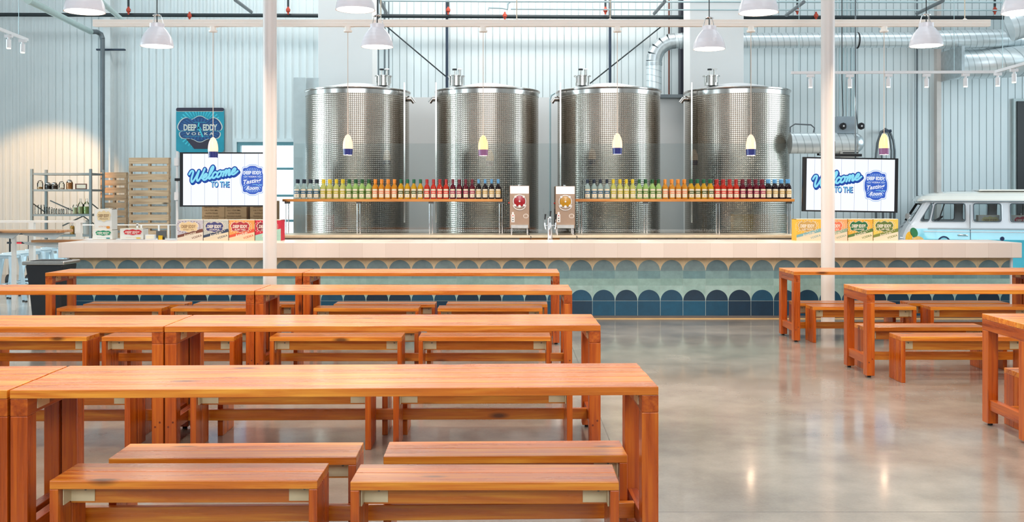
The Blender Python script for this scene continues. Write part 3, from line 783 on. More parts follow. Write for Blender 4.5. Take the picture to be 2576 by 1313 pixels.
def rays(mb, cx, cz, hw, hh, y, m, n=28, r0=.35, k=1, shape=None):
    for i in range(n):
        a = 2*PI*(i+.5)/n; d = PI/n*.42
        def pt(r_, aa):
            c, s_ = math.cos(aa), math.sin(aa); q = 1/max(abs(c)**1.0, abs(s_)**1.0) if shape == 'box' else 1/(abs(c)**3+abs(s_)**3)**(1/3)
            return (cx+hw*r_*q*c, cz+hh*r_*q*s_)
        mb.flat([pt(r0, a-d*.5), pt(r0, a+d*.5), pt(k, a+d), pt(k, a-d)], y, m)
def make_tv(label, xa, xb, za, zb, Y, roll, mount):
    cx, cz = (xa+xb)/2, (za+zb)/2; W, H = xb-xa, zb-za
    r = thing('television', label, 'television', (cx, Y, cz), group='televisions above the bar')
    rot = Matrix.Rotation(roll, 4, 'Y')
    b = MB(); b.M = rot; bz = .065 if W else 0
    b.box(-W/2, W/2, 0, .06, -H/2, H/2, BLACK); b.box(-W/2+.2, W/2-.2, .06, .10, -H/2+.15, H/2-.15, BLACK); b.build('housing', r)
    b = MB(); b.M = rot; hw, hh = W/2-.052, H/2-.022
    b.box(-hw, hw, -.002, .002, -hh, hh, SCR)
    for k in range(1, 7):
        xx = -hw+2*hw*k/6.6-.08; b.box(xx-.0018, xx+.0018, -.003, -.002, -hh, hh, SCL)
    ww = W*.52; x0, z0 = -hw+.045*W, -.02*H
    welcome(b, x0, z0-.05*H, ww, -.006, CB1, .34, .010, -.016)
    welcome(b, x0, z0-.05*H, ww, -.008, CB1, .34)
    welcome(b, x0, z0-.05*H, ww, -.010, CB2, .155)
    b.text('TO THE', -.075*W+.008, -.088*H-.008, -.0065, .195*W, .115*H, CB1, 0, .03)
    b.text('TO THE', -.075*W, -.088*H, -.0085, .195*W, .115*H, CB1, 0, .03)
    b.text('TO THE', -.075*W, -.085*H, -.0105, .19*W, .105*H, CB2, 0, .0)
    bx, bz_, bw, bh = .265*W, -.01*H, .116*W, .255*H
    b.fan(badge(bx, bz_, bw, bh, k=1.08), (bx, bz_), -.0050, CB4); b.fan(badge(bx, bz_, bw, bh, k=1.04), (bx, bz_), -.0060, CB5)
    b.fan(badge(bx, bz_, bw, bh, k=.98), (bx, bz_), -.0070, CB3); rays(b, bx, bz_, bw*.95, bh*.97, -.0080, CB4, 34, .45, .9)
    b.text('DEEP EDDY', bx, bz_+.135*H, -.0115, .19*W, .06*H, CB5, 0, .035); b.text('VODKA', bx, bz_+.062*H, -.0115, .085*W, .032*H, CB5, 0, .01)
    b.box(bx-.085*W, bx-.05*W, -.0115, -.011, bz_+.060*H, bz_+.065*H, CB5); b.box(bx+.05*W, bx+.085*W, -.0115, -.011, bz_+.060*H, bz_+.065*H, CB5)
    b.box(bx-.105*W, bx+.105*W, -.0095, -.009, bz_-.075*H, bz_+.02*H, CB3)
    b.text('Tasting', bx, bz_-.03*H, -.0115, .19*W, .1*H, CB5, .35, .02, .12); b.text('Room', bx, bz_-.145*H, -.0115, .13*W, .07*H, CB5, .35, .02, .04)
    ribbon(b, cr([(bx+.0*W, bz_-.088*H), (bx+.04*W, bz_-.08*H), (bx+.06*W, bz_-.095*H), (bx+.1*W, bz_-.082*H)]), .003, -.0115, CB2)
    b.build('screen', r)
    b = MB()
    if mount == 'ceiling':
        b.box(-.26, .2, .08, .12, H/2+.02, H/2+.06, BLACK); b.box(-.24, -.20, .09, .12, H/2-.1, H/2+.25, BLACK); b.cyl((.12, .13, -H/2+.2), (.12, .13, 8-cz), .012, GREYM)
    else:
        b.box(-W/2-.10, -W/2+.15, .07, .11, -.02, .02, BLACK)
        for zz in (H/2-.2, -H/2+.1): b.box(-W/2-.10, -W/2-.04, .05, .11, zz, zz+.12, WHITE)
        b.box(-W/2-.085, -W/2-.06, .09, .13, -cz, H/2+.02, WHITE)
    b.build('mount', r)
TY = 14.9
make_tv('wide television at left saying Welcome to the Tasting Room, partly behind the left column', X(452, TY), X(692, TY), Z(520, TY), Z(383, TY), TY, 0, 'post')
make_tv('wide television at right saying Welcome to the Tasting Room, crossed by the right column', X(2020, TY), X(2259, TY), Z(533.5, TY), Z(396.5, TY), TY, .016, 'ceiling')

# ------------------------------------------------------------------ wall sign
SGT = mat('sign_teal', S(20, 150, 172), .4, scale=4, var=.12); SGB = mat('sign_blue', S(14, 66, 118), .4, var=.1); SGC = mat('sign_cream', S(206, 212, 202), .5)
SGM = mat('sign_maroon', S(44, 40, 60), .5); SGL = mat('sign_ray', S(60, 190, 208), .4)
Y = 20.85; xa, xb, za, zb = X(443, Y), X(563, Y), Z(383, Y), Z(271, Y); cx, cz = (xa+xb)/2, (za+zb)/2+.02; W, H = xb-xa, zb-za
r = thing('wall_sign', 'square teal metal sign above the left television, reading Deep Eddy Vodka', 'sign', (cx, Y, cz))
b = MB(); b.M = Matrix.Translation(-r.location)
def rrect(x0, x1, z0, z1, rr, n=6):
    o = []
    for (a, c, s0) in ((x1-rr, z1-rr, 0), (x0+rr, z1-rr, 1), (x0+rr, z0+rr, 2), (x1-rr, z0+rr, 3)):
        for i in range(n+1): q = PI/2*(s0+i/n); o.append((a+rr*math.cos(q), c+rr*math.sin(q)))
    return o
b.prism(rrect(xa, xb, za, zb, .06), Y, Y+.04, SGT)
b.prism(rrect(xa, xb, zb-.075, zb, .035), Y-.003, Y+.04, SGM); b.box(xa+.01, xb-.01, Y-.004, Y, zb-.082, zb-.075, SGC)
rays(b, cx, cz+.02, .34*W, .34*H, Y-.002, SGL, 40, .8, 1.25)
zc = cz+.0*H
b.fan(cartouche(cx, zc-.10, .36*W, .16*H, 1.0), (cx, zc-.10), Y-.003, SGM)
b.prism([(cx-.38*W, zc-.1), (cx+.38*W, zc-.1), (cx+.2*W, za+.07), (cx-.12*W, za+.07)], Y-.004, Y, SGM)
b.fan(cartouche(cx, zc, .475*W, .30*H), (cx, zc), Y-.005, SGC); b.fan(cartouche(cx, zc, .475*W, .30*H, .955), (cx, zc), Y-.007, SGB)
rays(b, cx, zc, .43*W, .25*H, Y-.0075, mat('sign_mid_blue', S(30, 92, 148), .4), 32, .5, .95)
b.text('DEEP', cx-.205*W, zc+.035*H, Y-.010, .27*W, .145*H, SGC, 0, .04); b.text('EDDY', cx+.215*W, zc+.035*H, Y-.010, .30*W, .145*H, SGC, 0, .04)
b.text('V O D K A', cx, zc-.105*H, Y-.010, .58*W, .065*H, SGC, 0, .02)
b.box(cx-.36*W, cx+.36*W, Y-.010, Y-.009, zc-.052*H, zc-.044*H, SGT)
ribbon(b, cr([(cx-.02*W, zc+.13*H), (cx-.03*W, zc+.02*H), (cx+.01*W, zc-.05*H), (cx+.06*W, zc-.17*H)]), .016, Y-.011, SGL)
ribbon(b, cr([(cx-.05*W, zc-.02*H), (cx-.01*W, zc+.05*H), (cx+.03*W, zc-.02*H)]), .010, Y-.011, SGL)
b.text('AUSTIN ORIGINAL', cx, zc+.15*H, Y-.010, .26*W, .02*H, SGL, 0, 0)
b.text('FAMOUSLY SMOOTH FROM AUSTIN', cx-.06*W, zc-.165*H, Y-.010, .5*W, .018*H, SGL, 0, 0)
b.build('panel', r, org=(0, 0, 0))

# ------------------------------------------------------------------ printed cartons
def carton(name, label, group, x0, x1, y0, y1, z0, z1, top, band, badge_c, low, txt='#', flavor='ORIGINAL', rot=0, plain=False):
    cx, cy = (x0+x1)/2, (y0+y1)/2; r = thing(name, label, 'carton', (cx, cy, z0), rot, group)
    mc = lambda c, nm: mat('print_%d_%d_%d' % c, S(*[q*.9 for q in c]), .55, var=.03)
    T, Bd, Bg, Lw = mc(top, 't'), mc(band, 'b'), mc(badge_c, 'g'), mc(low, 'l'); CRM = mc((240, 230, 210), 'c')
    w_, h_, d_ = x1-x0, z1-z0, y1-y0; b = MB()
    b.box(-w_/2, w_/2, -d_/2, d_/2, 0, h_, T)
    b.box(-w_/2, w_/2, -d_/2-.001, d_/2+.001, h_-.006, h_+.001, CRM)
    b.box(-w_/2-.0008, -w_/2+.004, -d_/2-.0012, d_/2, 0, h_, CRM) if plain else None
    b.build('box', r)
    b = MB(); y = -d_/2-.002; ctr = h_*.66
    if not plain:
        b.flat([(-w_/2, 0), (w_/2, 0), (w_/2, h_*.42), (-w_/2, h_*.14)], y, Lw)
        b.flat([(-w_/2, h_*.14), (w_/2, h_*.42), (w_/2, h_*.58), (-w_/2, h_*.26)], y-.0006, Bd)
        b.text('American', -.02*w_, h_*.31, y-.0016, w_*.5, h_*.15, CRM, .3, .015, .29)
        b.text('VODKA', w_*.26, h_*.19, y-.0016, w_*.42, h_*.10, Bd, 0, .01, .29)
        rays(b, -.07*w_, ctr, .42*w_, .25*h_, y-.0007, CRM if badge_c != (232, 206, 160) else Bd, 26, 1.02, 1.12) if not plain else None
    bx = -.06*w_ if not plain else .05*w_
    k = 1.0 if not plain else 1.1
    b.fan(cartouche(bx, ctr, .36*w_*k, .25*h_*k, 1.07), (bx, ctr), y-.001, CRM if not plain else T)
    b.fan(cartouche(bx, ctr, .36*w_*k, .25*h_*k), (bx, ctr), y-.0016, Bg)
    tc = mc((252, 244, 230), 'w') if sum(badge_c) < 520 else mc((150, 116, 78), 'w')
    b.text('DEEP EDDY', bx, ctr+.02*h_, y-.0024, .56*w_*k, .15*h_, tc, 0, .035)
    b.text(flavor, bx, ctr-.13*h_, y-.0024, .42*w_*k, .07*h_, tc, 0, .015)
    if plain:
        b.text('AUSTIN TEXAS', 0, h_*.16, y-.0024, .5*w_, .05*h_, Bd, 0, 0)
        b.fan(badge(w_*.3, h_*.12, .1*w_, .06*h_, False), (w_*.3, h_*.12), y-.002, Bd)
    b.build('print', r); return r
CT = 1.037
def carton_px(px0, px1, pyt, Y, **k):
    return carton('vodka_carton', k.pop('label'), k.pop('group', 'printed cartons on the bar'), X(px0, Y)+.003, X(px1, Y)-.003, Y, Y+.24, CT, Z(pyt, Y), **k)
carton_px(446, 511, 553, 13.82, label='lavender and brown vodka carton, leftmost of the bar row', top=(196, 194, 208), band=(112, 62, 46), badge_c=(232, 206, 160), low=(232, 220, 204), flavor='SWEET TEA')
carton_px(511.5, 575, 553, 13.82, label='grey carton with navy badge and stripe in the left bar row', top=(190, 194, 190), band=(40, 58, 88), badge_c=(62, 66, 124), low=(232, 218, 190), flavor='VODKA')
carton_px(575.5, 641, 553, 13.82, label='orange carton with red badge in the left bar row', top=(240, 160, 82), band=(224, 84, 52), badge_c=(176, 40, 54), low=(240, 216, 180), flavor='RUBY RED')
carton_px(641.5, 707, 553, 13.82, label='bright red carton half behind the left column', top=(206, 28, 62), band=(170, 214, 200), badge_c=(130, 24, 50), low=(170, 210, 196), flavor='CRANBERRY')
carton_px(2003, 2067, 551, 13.82, label='yellow carton with pale blue stripe, leftmost of the right bar row', top=(242, 194, 70), band=(126, 180, 188), badge_c=(206, 168, 96), low=(242, 226, 196), flavor='LEMON')
carton_px(2067.5, 2132, 551, 13.82, label='peach carton partly behind the right column', top=(246, 178, 116), band=(150, 176, 150), badge_c=(240, 122, 90), low=(242, 224, 196), flavor='PEACH')
carton_px(2132.5, 2196, 551, 13.82, label='amber carton with dark green badge in the right bar row', top=(240, 182, 60), band=(84, 120, 60), badge_c=(30, 110, 66), low=(240, 226, 190), flavor='ORANGE')
carton_px(2196.5, 2260, 551, 13.82, label='pale yellow carton with olive badge, rightmost of the bar row', top=(238, 208, 90), band=(122, 136, 60), badge_c=(96, 120, 54), low=(244, 232, 204), flavor='LIME')
# cartons at the left, on the lower white ledge, and by the machines
LY = 15.5
b = MB(); b.box(X(205, LY), X(440, LY), LY-.25, LY+.35, 0, Z(602, LY), WHITE); tag(b.build('white_ledge', bevel=.005), 'white ledge behind the left end of the bar carrying cartons', 'ledge')
lz = Z(602, LY)
def cl(label, px0, px1, pyt, pyb, Y, **k):
    return carton('vodka_carton', label, 'white cartons at the left end', X(px0, Y), X(px1, Y), Y, Y+.22, Z(pyb, Y), Z(pyt, Y), plain=True, **k)
cl('white carton with green badge, lower of the stack at left', 233, 282, 578, 602, LY-.08, top=(232, 230, 222), band=(20, 130, 130), badge_c=(24, 140, 96), low=(0, 0, 0), flavor='LIME')
cl('tall white carton with tan badge, upper of the stack at left', 237, 281, 526, 578, LY-.06, top=(236, 232, 226), band=(232, 150, 60), badge_c=(232, 206, 160), low=(0, 0, 0), flavor='PEACH')
cl('white carton with red badge right of the stacked pair', 302, 360, 575, 602, LY-.08, top=(236, 232, 224), band=(240, 196, 70), badge_c=(214, 36, 48), low=(0, 0, 0), flavor='RUBY')
b = MB(); b.box(X(368, LY), X(392, LY), LY-.05, LY+.01, lz, Z(590, LY), WHITE); b.box(X(370, LY), X(390, LY), LY-.055, LY-.05, lz+.01, Z(592, LY), PAPER)
tag(b.build('picture_frame', bevel=.003), 'small white framed card on the ledge at left', 'frame')
sc = thing('payment_terminal', 'dark grey card terminal with yellow base at left', 'payment terminal', (X(406, LY-.1), LY-.1, lz))
b = MB(); b.box(-.075, .075, -.02, .02, .04, .135, mat('terminal_grey', S(94, 96, 98), .5)); b.build('screen', sc)
b = MB(); b.box(-.03, .03, -.05, .05, 0, .065, mat('terminal_yellow', S(236, 186, 30), .5)); b.box(-.045, .045, -.03, .03, 0, .04, BLACK); b.build('stand', sc)
# brown cartons behind the left television
KR = mat('kraft_board', S(178, 140, 100), .8, scale=10)
b = MB(); b.box(X(480, 17.8), X(735, 17.8), 17.6, 18.2, 0, Z(588, 17.8), mat('storage_table', S(200, 196, 190), .5)); tag(b.build('storage_cabinet', bevel=.01), 'white storage cabinet under the brown cartons behind the left television', 'cabinet')
for i, (p0, p1) in enumerate(((508, 565), (566, 620), (629, 690))):
    r = thing('brown_carton', 'brown carton with printed lines below the television, %s of three' % ('leftmost', 'middle', 'rightmost')[i], 'carton', (X((p0+p1)/2, 17.7), 17.9, Z(588, 17.8)), group='brown cartons behind the left television')
    w_ = X(p1, 17.7)-X(p0, 17.7); h_ = Z(505, 17.7)-Z(588, 17.8)
    b = MB(); b.box(-w_/2, w_/2, -.2, .2, 0, h_, KR); b.box(-w_/2, w_/2, -.202, -.2, h_/2-.003, h_/2+.003, mat('carton_seam', S(120, 92, 62), .8)); b.build('box', r, .003)
    b = MB()
    for k, s_ in enumerate(('DEEP EDDY VODKA', '12 / 750 ML', 'AUSTIN TEXAS', 'FRAGILE GLASS', 'STORE UPRIGHT')):
        b.text(s_, -.03, h_*.80-k*.052, -.2035, .26-.02*(k % 3), .024, mat('carton_ink', S(110, 80, 52), .8), 0, .01)
    b.build('print', r)

# ------------------------------------------------------------------ frozen drink machines
MSTEEL = mat('machine_steel', (.42, .28, .20, 1), .3, .9, var=.06, scale=5)
def machine(px0, px1, pyt, liqc, name, label):
    Y = 15.0; x0, x1 = X(px0, Y), X(px1, Y); cx = (x0+x1)/2; r = thing('drink_machine', label, 'drink machine', (cx, Y+.2, 1.072), group='frozen drink machines')
    W = x1-x0; H = Z(pyt, Y)-1.072; f = -.2
    b = MB(); b.box(-W/2, W/2, f, .25, .10, H, MSTEEL); b.build('housing', r, .008)
    b = MB(); b.box(-W/2+.012, W/2-.012, f-.012, f-.001, H-.118, H-.008, emis('lit_panel', (1, .97, .93, 1), 2.0)); b.build('lit_sign', r)
    b = MB(); b.lathe([(.02, 0), (.02, .02)], (0, 0, H), CHROME, 12); b.build('lid_knob', r)
    zc = H-.235; L = mat('slush_'+name, liqc, .2, var=.15, coat=.6)
    b = MB(); b.M = Matrix.Translation((0, f, zc))@Matrix.Rotation(PI/2, 4, 'X')
    b.lathe([(.084, 0), (.082, .045), (.001, .05)], (0, 0, 0), L, 32); b.lathe([(.014, .05), (.012, .075), (.001, .078)], (0, 0, 0), WHITE, 12); b.M = None
    b.build('freezing_cylinder', r)
    b = MB(); b.tube([(.092*math.cos(a*PI/16), f-.02, zc+.092*math.sin(a*PI/16)) for a in range(32)], .008, WHITE, 8, closed=True)
    for a in (PI*.25, PI*.75, PI*1.22, PI*1.78):
        b.cyl((.088*math.cos(a), f-.055, zc+.098*math.sin(a)), (.088*math.cos(a), f-.0, zc+.098*math.sin(a)), .018, WHITE, seg=12)
    b.build('door_frame', r)
    b = MB(); b.tube([(.10*math.cos(PI+PI*q/10)*.95, f-.04, zc-.055-.075*math.sin(PI*q/10)) for q in range(11)], .007, WHITE, 8)
    b.cyl((0, f-.06, zc-.075), (0, f, zc-.075), .02, WHITE, seg=14); b.build('tap_handle', r)
    b = MB(); b.box(-W/2+.025, -W/2+.075, f-.004, f, .19, .31, WHITE); b.box(-W/2+.035, -W/2+.065, f-.004, f, .31, .345, WHITE)
    for zz, cc in ((.29, mat('red_button', S(200, 40, 30), .4)), (.25, BLACK), (.215, BLACK)): b.cyl((-W/2+.05, f-.01, zz), (-W/2+.05, f, zz), .009, cc, seg=10)
    b.build('switch_panel', r)
    b = MB(); b.fan([(W/2-.055+.04*math.cos(q*PI/12), .285+.033*math.sin(q*PI/12)) for q in range(24)], (W/2-.055, .285), f-.003, WHITE)
    b.fan([(W/2-.055+.034*math.cos(q*PI/12), .285+.028*math.sin(q*PI/12)) for q in range(24)], (W/2-.055, .285), f-.004, mat('sticker_tan', S(206, 180, 160), .5))
    b.text('Drink', W/2-.055, .295, f-.005, .045, .014, DARK, .2, .01); b.text('Deep Eddy', W/2-.055, .275, f-.005, .05, .013, DARK, .2, .01); b.build('sticker', r)
    b = MB(); b.box(-W/2+.02, W/2-.02, f-.09, f, .10, .155, STEEL); b.build('drip_tray', r, .004)
    for xx in (-W/2+.03, W/2-.03):
        for yy in (-.17, .21): b = MB(); b.cyl((xx, yy, 0), (xx, yy, .10), .011, CHROME, seg=12); b.build('leg', r)
    b = MB(); b.cyl((-W/2-.02, -.1, H-.26), (-W/2, -.1, H-.26), .012, MATS['red_button'], seg=12)
    for k in range(10): b.box(-W/2-.008, -W/2, -.15, .1, .18+k*.022, .19+k*.022, DARK)
    b.build('side_vent', r)
    b = MB(); b.tube([(W/2-.02, .0, .12), (W/2-.0, -.1, .04), (W/2-.01, -.24, .012), (W/2+.02, -.315, -.02), (W/2+.02, -.32, -.1)], .005, BLACK, 6); b.build('power_cord', r)
machine(1282, 1332, 467, S(170, 6, 26), 'red', 'frozen drink machine with a red slush window')
machine(1397, 1447, 468, S(206, 150, 10), 'yellow', 'frozen drink machine with a yellow slush window')
# red scanner like box seen beside the column
b = MB(); b.box(X(697, 15.2), X(708, 15.2), 15.1, 15.25, 1.072, Z(556, 15.2), mat('grey_case', S(180, 176, 172), .5)); b.box(X(697, 15.2), X(702, 15.2), 15.09, 15.1, 1.11, Z(560, 15.2), mat('bright_red', S(222, 20, 44), .4))
tag(b.build('red_dispenser', bevel=.004), 'small red and grey dispenser right beside the left column', 'dispenser')
# ------------------------------------------------------------------ ducts
t = NT('spiral_duct'); o_ = t.obj(); sp = t.node('ShaderNodeSeparateXYZ'); t.link(o_, sp.inputs[0])
def ductmat(name, axis):
    t = NT(name); p = t.pos(); sp = t.node('ShaderNodeSeparateXYZ'); t.link(p, sp.inputs[0])
    a = t.mth('FRACT', t.mth('DIVIDE', t.mth('ADD', sp.outputs[axis], t.mth('MULTIPLY', sp.outputs[2 if axis == 0 else 0], .25)), .125))
    seam = t.mth('LESS_THAN', t.mth('ABSOLUTE', t.mth('SUBTRACT', a, .5)), .06)
    n = t.noise(p, 3, 4)
    t.set(col=t.mix(seam, t.mix(n, (.72, .80, .82, 1), (.84, .90, .92, 1)), (.5, .57, .59, 1)), metal=.6, rough=.36)
    t.bump(seam, .5, .01); return t.m
DX, DZ = ductmat('spiral_duct_level', 0), ductmat('spiral_duct_upright', 2)
def bezarc(c, r, a0, a1, n, f): return [f(c, r, a0+(a1-a0)*i/n) for i in range(n+1)]
DY = 20.2; dr = .155
ex, ez = X(1645, DY), Z(103, DY)
r = thing('exhaust_duct', 'galvanised duct rising behind the third tank and bending right along the wall', 'duct', (ex, DY, 3.6))
b = MB(); b.cyl((ex, DY, 3.75), (ex, DY, ez-.42), dr, DZ, seg=32); b.build('riser', r, world=True)
b = MB(); n = 5
for i in range(n):
    a0, a1 = PI-PI/2*i/n, PI-PI/2*(i+1)/n
    c = (ex+.42, ez-.42)
    b.cyl((c[0]+.42*math.cos(a0), DY, c[1]+.42*math.sin(a0)), (c[0]+.42*math.cos(a1), DY, c[1]+.42*math.sin(a1)), dr+.004, GALV, seg=32, caps=False)
b.cyl((ex, DY, ez-.5), (ex, DY, ez-.44), dr+.012, GALV, seg=32)
b.build('elbow', r, world=True)
b = MB(); b.cyl((ex+.42, DY, ez), (X(2310, DY), DY, ez+.02), dr, DX, seg=32)
b.cyl((ex+.55, DY, ez), (ex+.60, DY, ez), dr+.012, GALV, seg=32)
b.cyl((X(2155, DY), DY, ez+.01), (X(2158, DY), DY, ez+.01), dr+.01, DARK, seg=32); b.build('run', r, world=True)
b = MB(); b.cyl((X(2310, DY), DY, ez+.02), (12.9, DY-.1, ez+.08), dr+.03, DX, seg=32); b.build('wide_run', r, world=True)
# big supply duct at the right
r = thing('supply_duct', 'wide ribbed supply duct elbow leaving the wall at upper right', 'duct', (10.6, 19.5, 3.9))
b = MB(); y0 = 20.3; x0, x1 = X(2397, y0), 12.6
b.box(x0, x0+.06, 19.9, 20.9, Z(198, y0), Z(122, y0), GALV); b.build('wall_collar', r, world=True)
b = MB(); rr = (Z(122, y0)-Z(198, y0))/2; cz = (Z(122, y0)+Z(198, y0))/2
pts = [(x0+.06, 20.4, cz), (x0+.5, 20.38, cz), (x0+.9, 20.2, cz), (x0+1.25, 19.9, cz), (x0+1.5, 19.45, cz-.02), (x0+1.62, 18.9, cz-.03), (x0+1.62, 16.5, cz-.03)]
b.tube(pts, rr, DX, 32); b.build('elbow', r, world=True)
b = MB(); b.tube([(X(2540, 18.6), 18.6, Z(70, 18.6)), (X(2600, 18.6), 18.5, Z(52, 18.6)), (12.9, 18.3, Z(30, 18.6))], .26, DX, 28); 
tag(b.build('branch_duct'), 'slanting duct at the top right corner above the pale track', 'duct')
# short duct with fan above the right television
FY = 16.9; fr = (Z(337, FY)-Z(399, FY))/2; fz = Z(368, FY)-.0
r = thing('blower_duct', 'short fat silver duct with motor above the right television', 'duct', (X(2080, FY), FY, Z(300, FY)))
FZ = Z(360, FY); fr = .18
b = MB(); b.tube([(X(1986, FY), FY, FZ), (X(2146, FY), FY, FZ)], fr, DX, 32); b.lathe([(.001, -.18)], (0, 0, 0), DX, 3, caps=False) if False else None
b.M = Matrix.Translation((X(2146, FY), FY, FZ))@Matrix.Rotation(PI/2, 4, 'Y')
b.lathe([(fr*math.cos(q*PI/16), fr*math.sin(q*PI/16)) for q in range(8)]+[(.001, fr)], (0, 0, 0), GALV, 32, caps=False); b.M = None
b.build('duct_body', r, world=True)
b = MB(); b.box(X(2108, FY), X(2153, FY), FY-.12, FY+.15, FZ-fr-.07, FZ-fr+.05, STEEL); b.box(X(2114, FY), X(2153, FY), FY-.13, FY-.1, FZ-fr+.0, FZ-fr+.02, BLACK); b.build('outlet', r, world=True)
b = MB(); b.box(X(2102, FY), X(2149, FY), FY-.1, FY+.15, FZ+fr-.02, Z(294, FY), mat('blower_grey', S(158, 174, 184), .4)); b.build('motor_box', r, world=True)
for px in (2113, 2158):
    b = MB(); b.M = Matrix.Translation((X(px, FY), FY-.16, Z(319, FY)))@Matrix.Rotation(PI/2, 4, 'X')
    b.lathe([(.045, -.03), (.06, -.02), (.06, .02), (.045, .03)], (0, 0, 0), BLACK, 8); b.lathe([(.015, .03), (.015, .04)], (0, 0, 0), WHITE, 8); b.M = None
    b.build('pulley', r, world=True)
b = MB()
b.tube([(X(1988, FY), FY, Z(340, FY)), (X(1988, FY), FY, Z(320, FY)), (X(2000, FY), FY, Z(312, FY)), (X(2040, FY), FY, Z(314, FY)), (X(2049, FY), FY, Z(322, FY)), (X(2046, FY), FY, Z(335, FY))], .012, GREYM, 8); b.build('handrail', r, world=True)
b = MB(); b.box(X(2056, FY), X(2110, FY), FY-.02, FY+.02, Z(391, FY), Z(388.5, FY), BLACK); b.box(X(2056, FY), X(2060, FY), FY-.02, FY+.02, Z(391, FY), FZ-.1, BLACK); b.build('bracket', r, world=True)
# hose loops
r = thing('hanging_hose', 'grey hose looped over a wall peg behind the yellow glowing pendant', 'hose', (X(2226, 20.7), 20.7, 0))
b = MB(); HY2 = 20.75
def hp(px, py, dy=0): return (X(px, HY2)-r.location.x, HY2+dy-20.7, Z(py, HY2))
b.tube([tuple(Vector(hp(a, c))) for a, c in ((2204, 560), (2203, 400), (2207, 360), (2216, 333), (2227, 324), (2238, 330), (2247, 352), (2251, 380), (2250, 560))], .024, GREYM, 10)
b.tube([tuple(Vector(hp(a, c, -.06))) for a, c in ((2219, 560), (2216, 400), (2213, 368), (2219, 340), (2228, 328), (2236, 345), (2240, 380), (2237, 560))], .022, GREYM, 10); b.build('hose_loop', r)
b = MB(); b.cyl(hp(2226, 330, .2), hp(2226, 330, -.1), .03, NAVYST, seg=10); b.cyl(hp(2229, 331, -.02), hp(2241, 329, -.02), .03, NAVYST, seg=10); b.build('peg', r)

# ------------------------------------------------------------------ pipes, rods, sprinklers
def pipe(name, label, pts, rad, m, cat='pipe', group=None, seg=10):
    b = MB(); b.tube(pts, rad, m, seg); return tag(b.build(name, org=pts[0]), label, cat, group)
PY = 20.6
BLK = mat('black_pipe', S(30, 42, 46), .45)
r = thing('sprinkler_pipe', 'thick black sprinkler pipe running across the top of the back wall', 'pipe', (0, PY, Z(40, PY)))
b = MB(); b.tube([(-13, PY, Z(36, PY)), (-4.9, PY, Z(39, PY)), (2, PY, Z(43, PY)), (13, PY, Z(45, PY))], .040, BLK, 16); b.build('main', r, world=True)
RED = mat('sprinkler_red', S(176, 62, 40), .5, var=0)
for px, up in ((327, 1), (480, 0), (727, 1), (1128, 1), (1270, 0), (1522, 1), (2003, 1), (2050, 0), (2498, 1)):
    zz = Z(26 if up else 40, PY-.06); xx = X(px, PY)
    b = MB(); b.lathe([(.016, -.09), (.022, -.05), (.045, -.02), (.045, .02), (.022, .05), (.018, .08)], (xx, PY-.08, zz), RED, 12)
    if up: b.cyl((xx, PY-.08, zz+.07), (xx, PY-.08, 8), .022, BLK, seg=10)
    tag(b.build('fire_sprinkler'), 'small red sprinkler head on the black pipe%s' % {327: ' at far left, hanging from a riser', 480: ' left, between two dome pendants', 727: ' right of the left column', 1128: ' in front of the left navy post', 1270: ' above the second tank', 1522: ' beside the right navy post', 2003: ' left of the right column', 2050: ' touching the right column edge', 2498: ' near the top right corner'}[px], 'sprinkler', 'red sprinkler heads')
pipe('navy_post', 'thin navy post on the back wall above the second tank', [(X(1124.5, 20.7), 20.7, 3.0), (X(1124.5, 20.7), 20.7, 8)], .030, NAVYST, 'post', 'navy posts on the wall')
pipe('navy_post', 'thin navy post on the back wall above the third tank', [(X(1534.5, 20.7), 20.7, 3.0), (X(1534.5, 20.7), 20.7, 8)], .030, NAVYST, 'post', 'navy posts on the wall')
pipe('brace_rod', 'thin dark diagonal brace falling right toward the second tank', [(X(965, 20.75), 20.75, Z(60, 20.75)), (X(1145, 20.75), 20.75, Z(212, 20.75))], .014, BLK, 'brace rod', 'diagonal brace rods')
pipe('brace_rod', 'thin dark diagonal brace rising right above the third tank', [(X(1484, 20.75), 20.75, Z(210, 20.75)), (X(1672, 20.75), 20.75, Z(60, 20.75))], .014, BLK, 'brace rod', 'diagonal brace rods')
b = MB(); b.box(X(1716, 20.5), X(1736, 20.5), 20.68, 20.95, 0, 8, mat('dark_steel_column', S(34, 34, 46), .5)); tag(b.build('steel_stanchion'), 'broad dark steel stanchion just left of the right boxed column', 'column')
pipe('brown_pipe', 'thin rust brown pipe on the wall right of the duct riser', [(X(1683, 20.8), 20.8, 3.7), (X(1683, 20.8), 20.8, 8)], .018, mat('rust_pipe', S(110, 62, 48), .6))
for px, lab in ((952, 'left'), (967, 'middle'), (978, 'right')):
    pipe('grey_conduit', 'thin grey conduit rising above the leftmost tank, %s one of three' % lab, [(X(px, 20.8), 20.8, 3.0), (X(px, 20.8), 20.8, 8)], .014, GREYM, 'conduit', 'conduits above the leftmost tank')
CON = mat('pale_conduit', S(176, 198, 202), .4, .4)
CY = 19.0
pipe('level_conduit', 'pale horizontal conduit along the very top, higher of the pair', [(X(960, CY), CY, Z(2, CY)), (X(1290, CY), CY, Z(4, CY)), (X(2520, CY), CY, Z(6, CY))], .018, CON, 'conduit')
pipe('level_conduit', 'pale horizontal conduit near the top, lower of the pair', [(X(1285, CY), CY, Z(23, CY)), (X(1733, CY), CY, Z(25, CY)), (X(2520, CY), CY, Z(26, CY))], .014, CON, 'conduit')
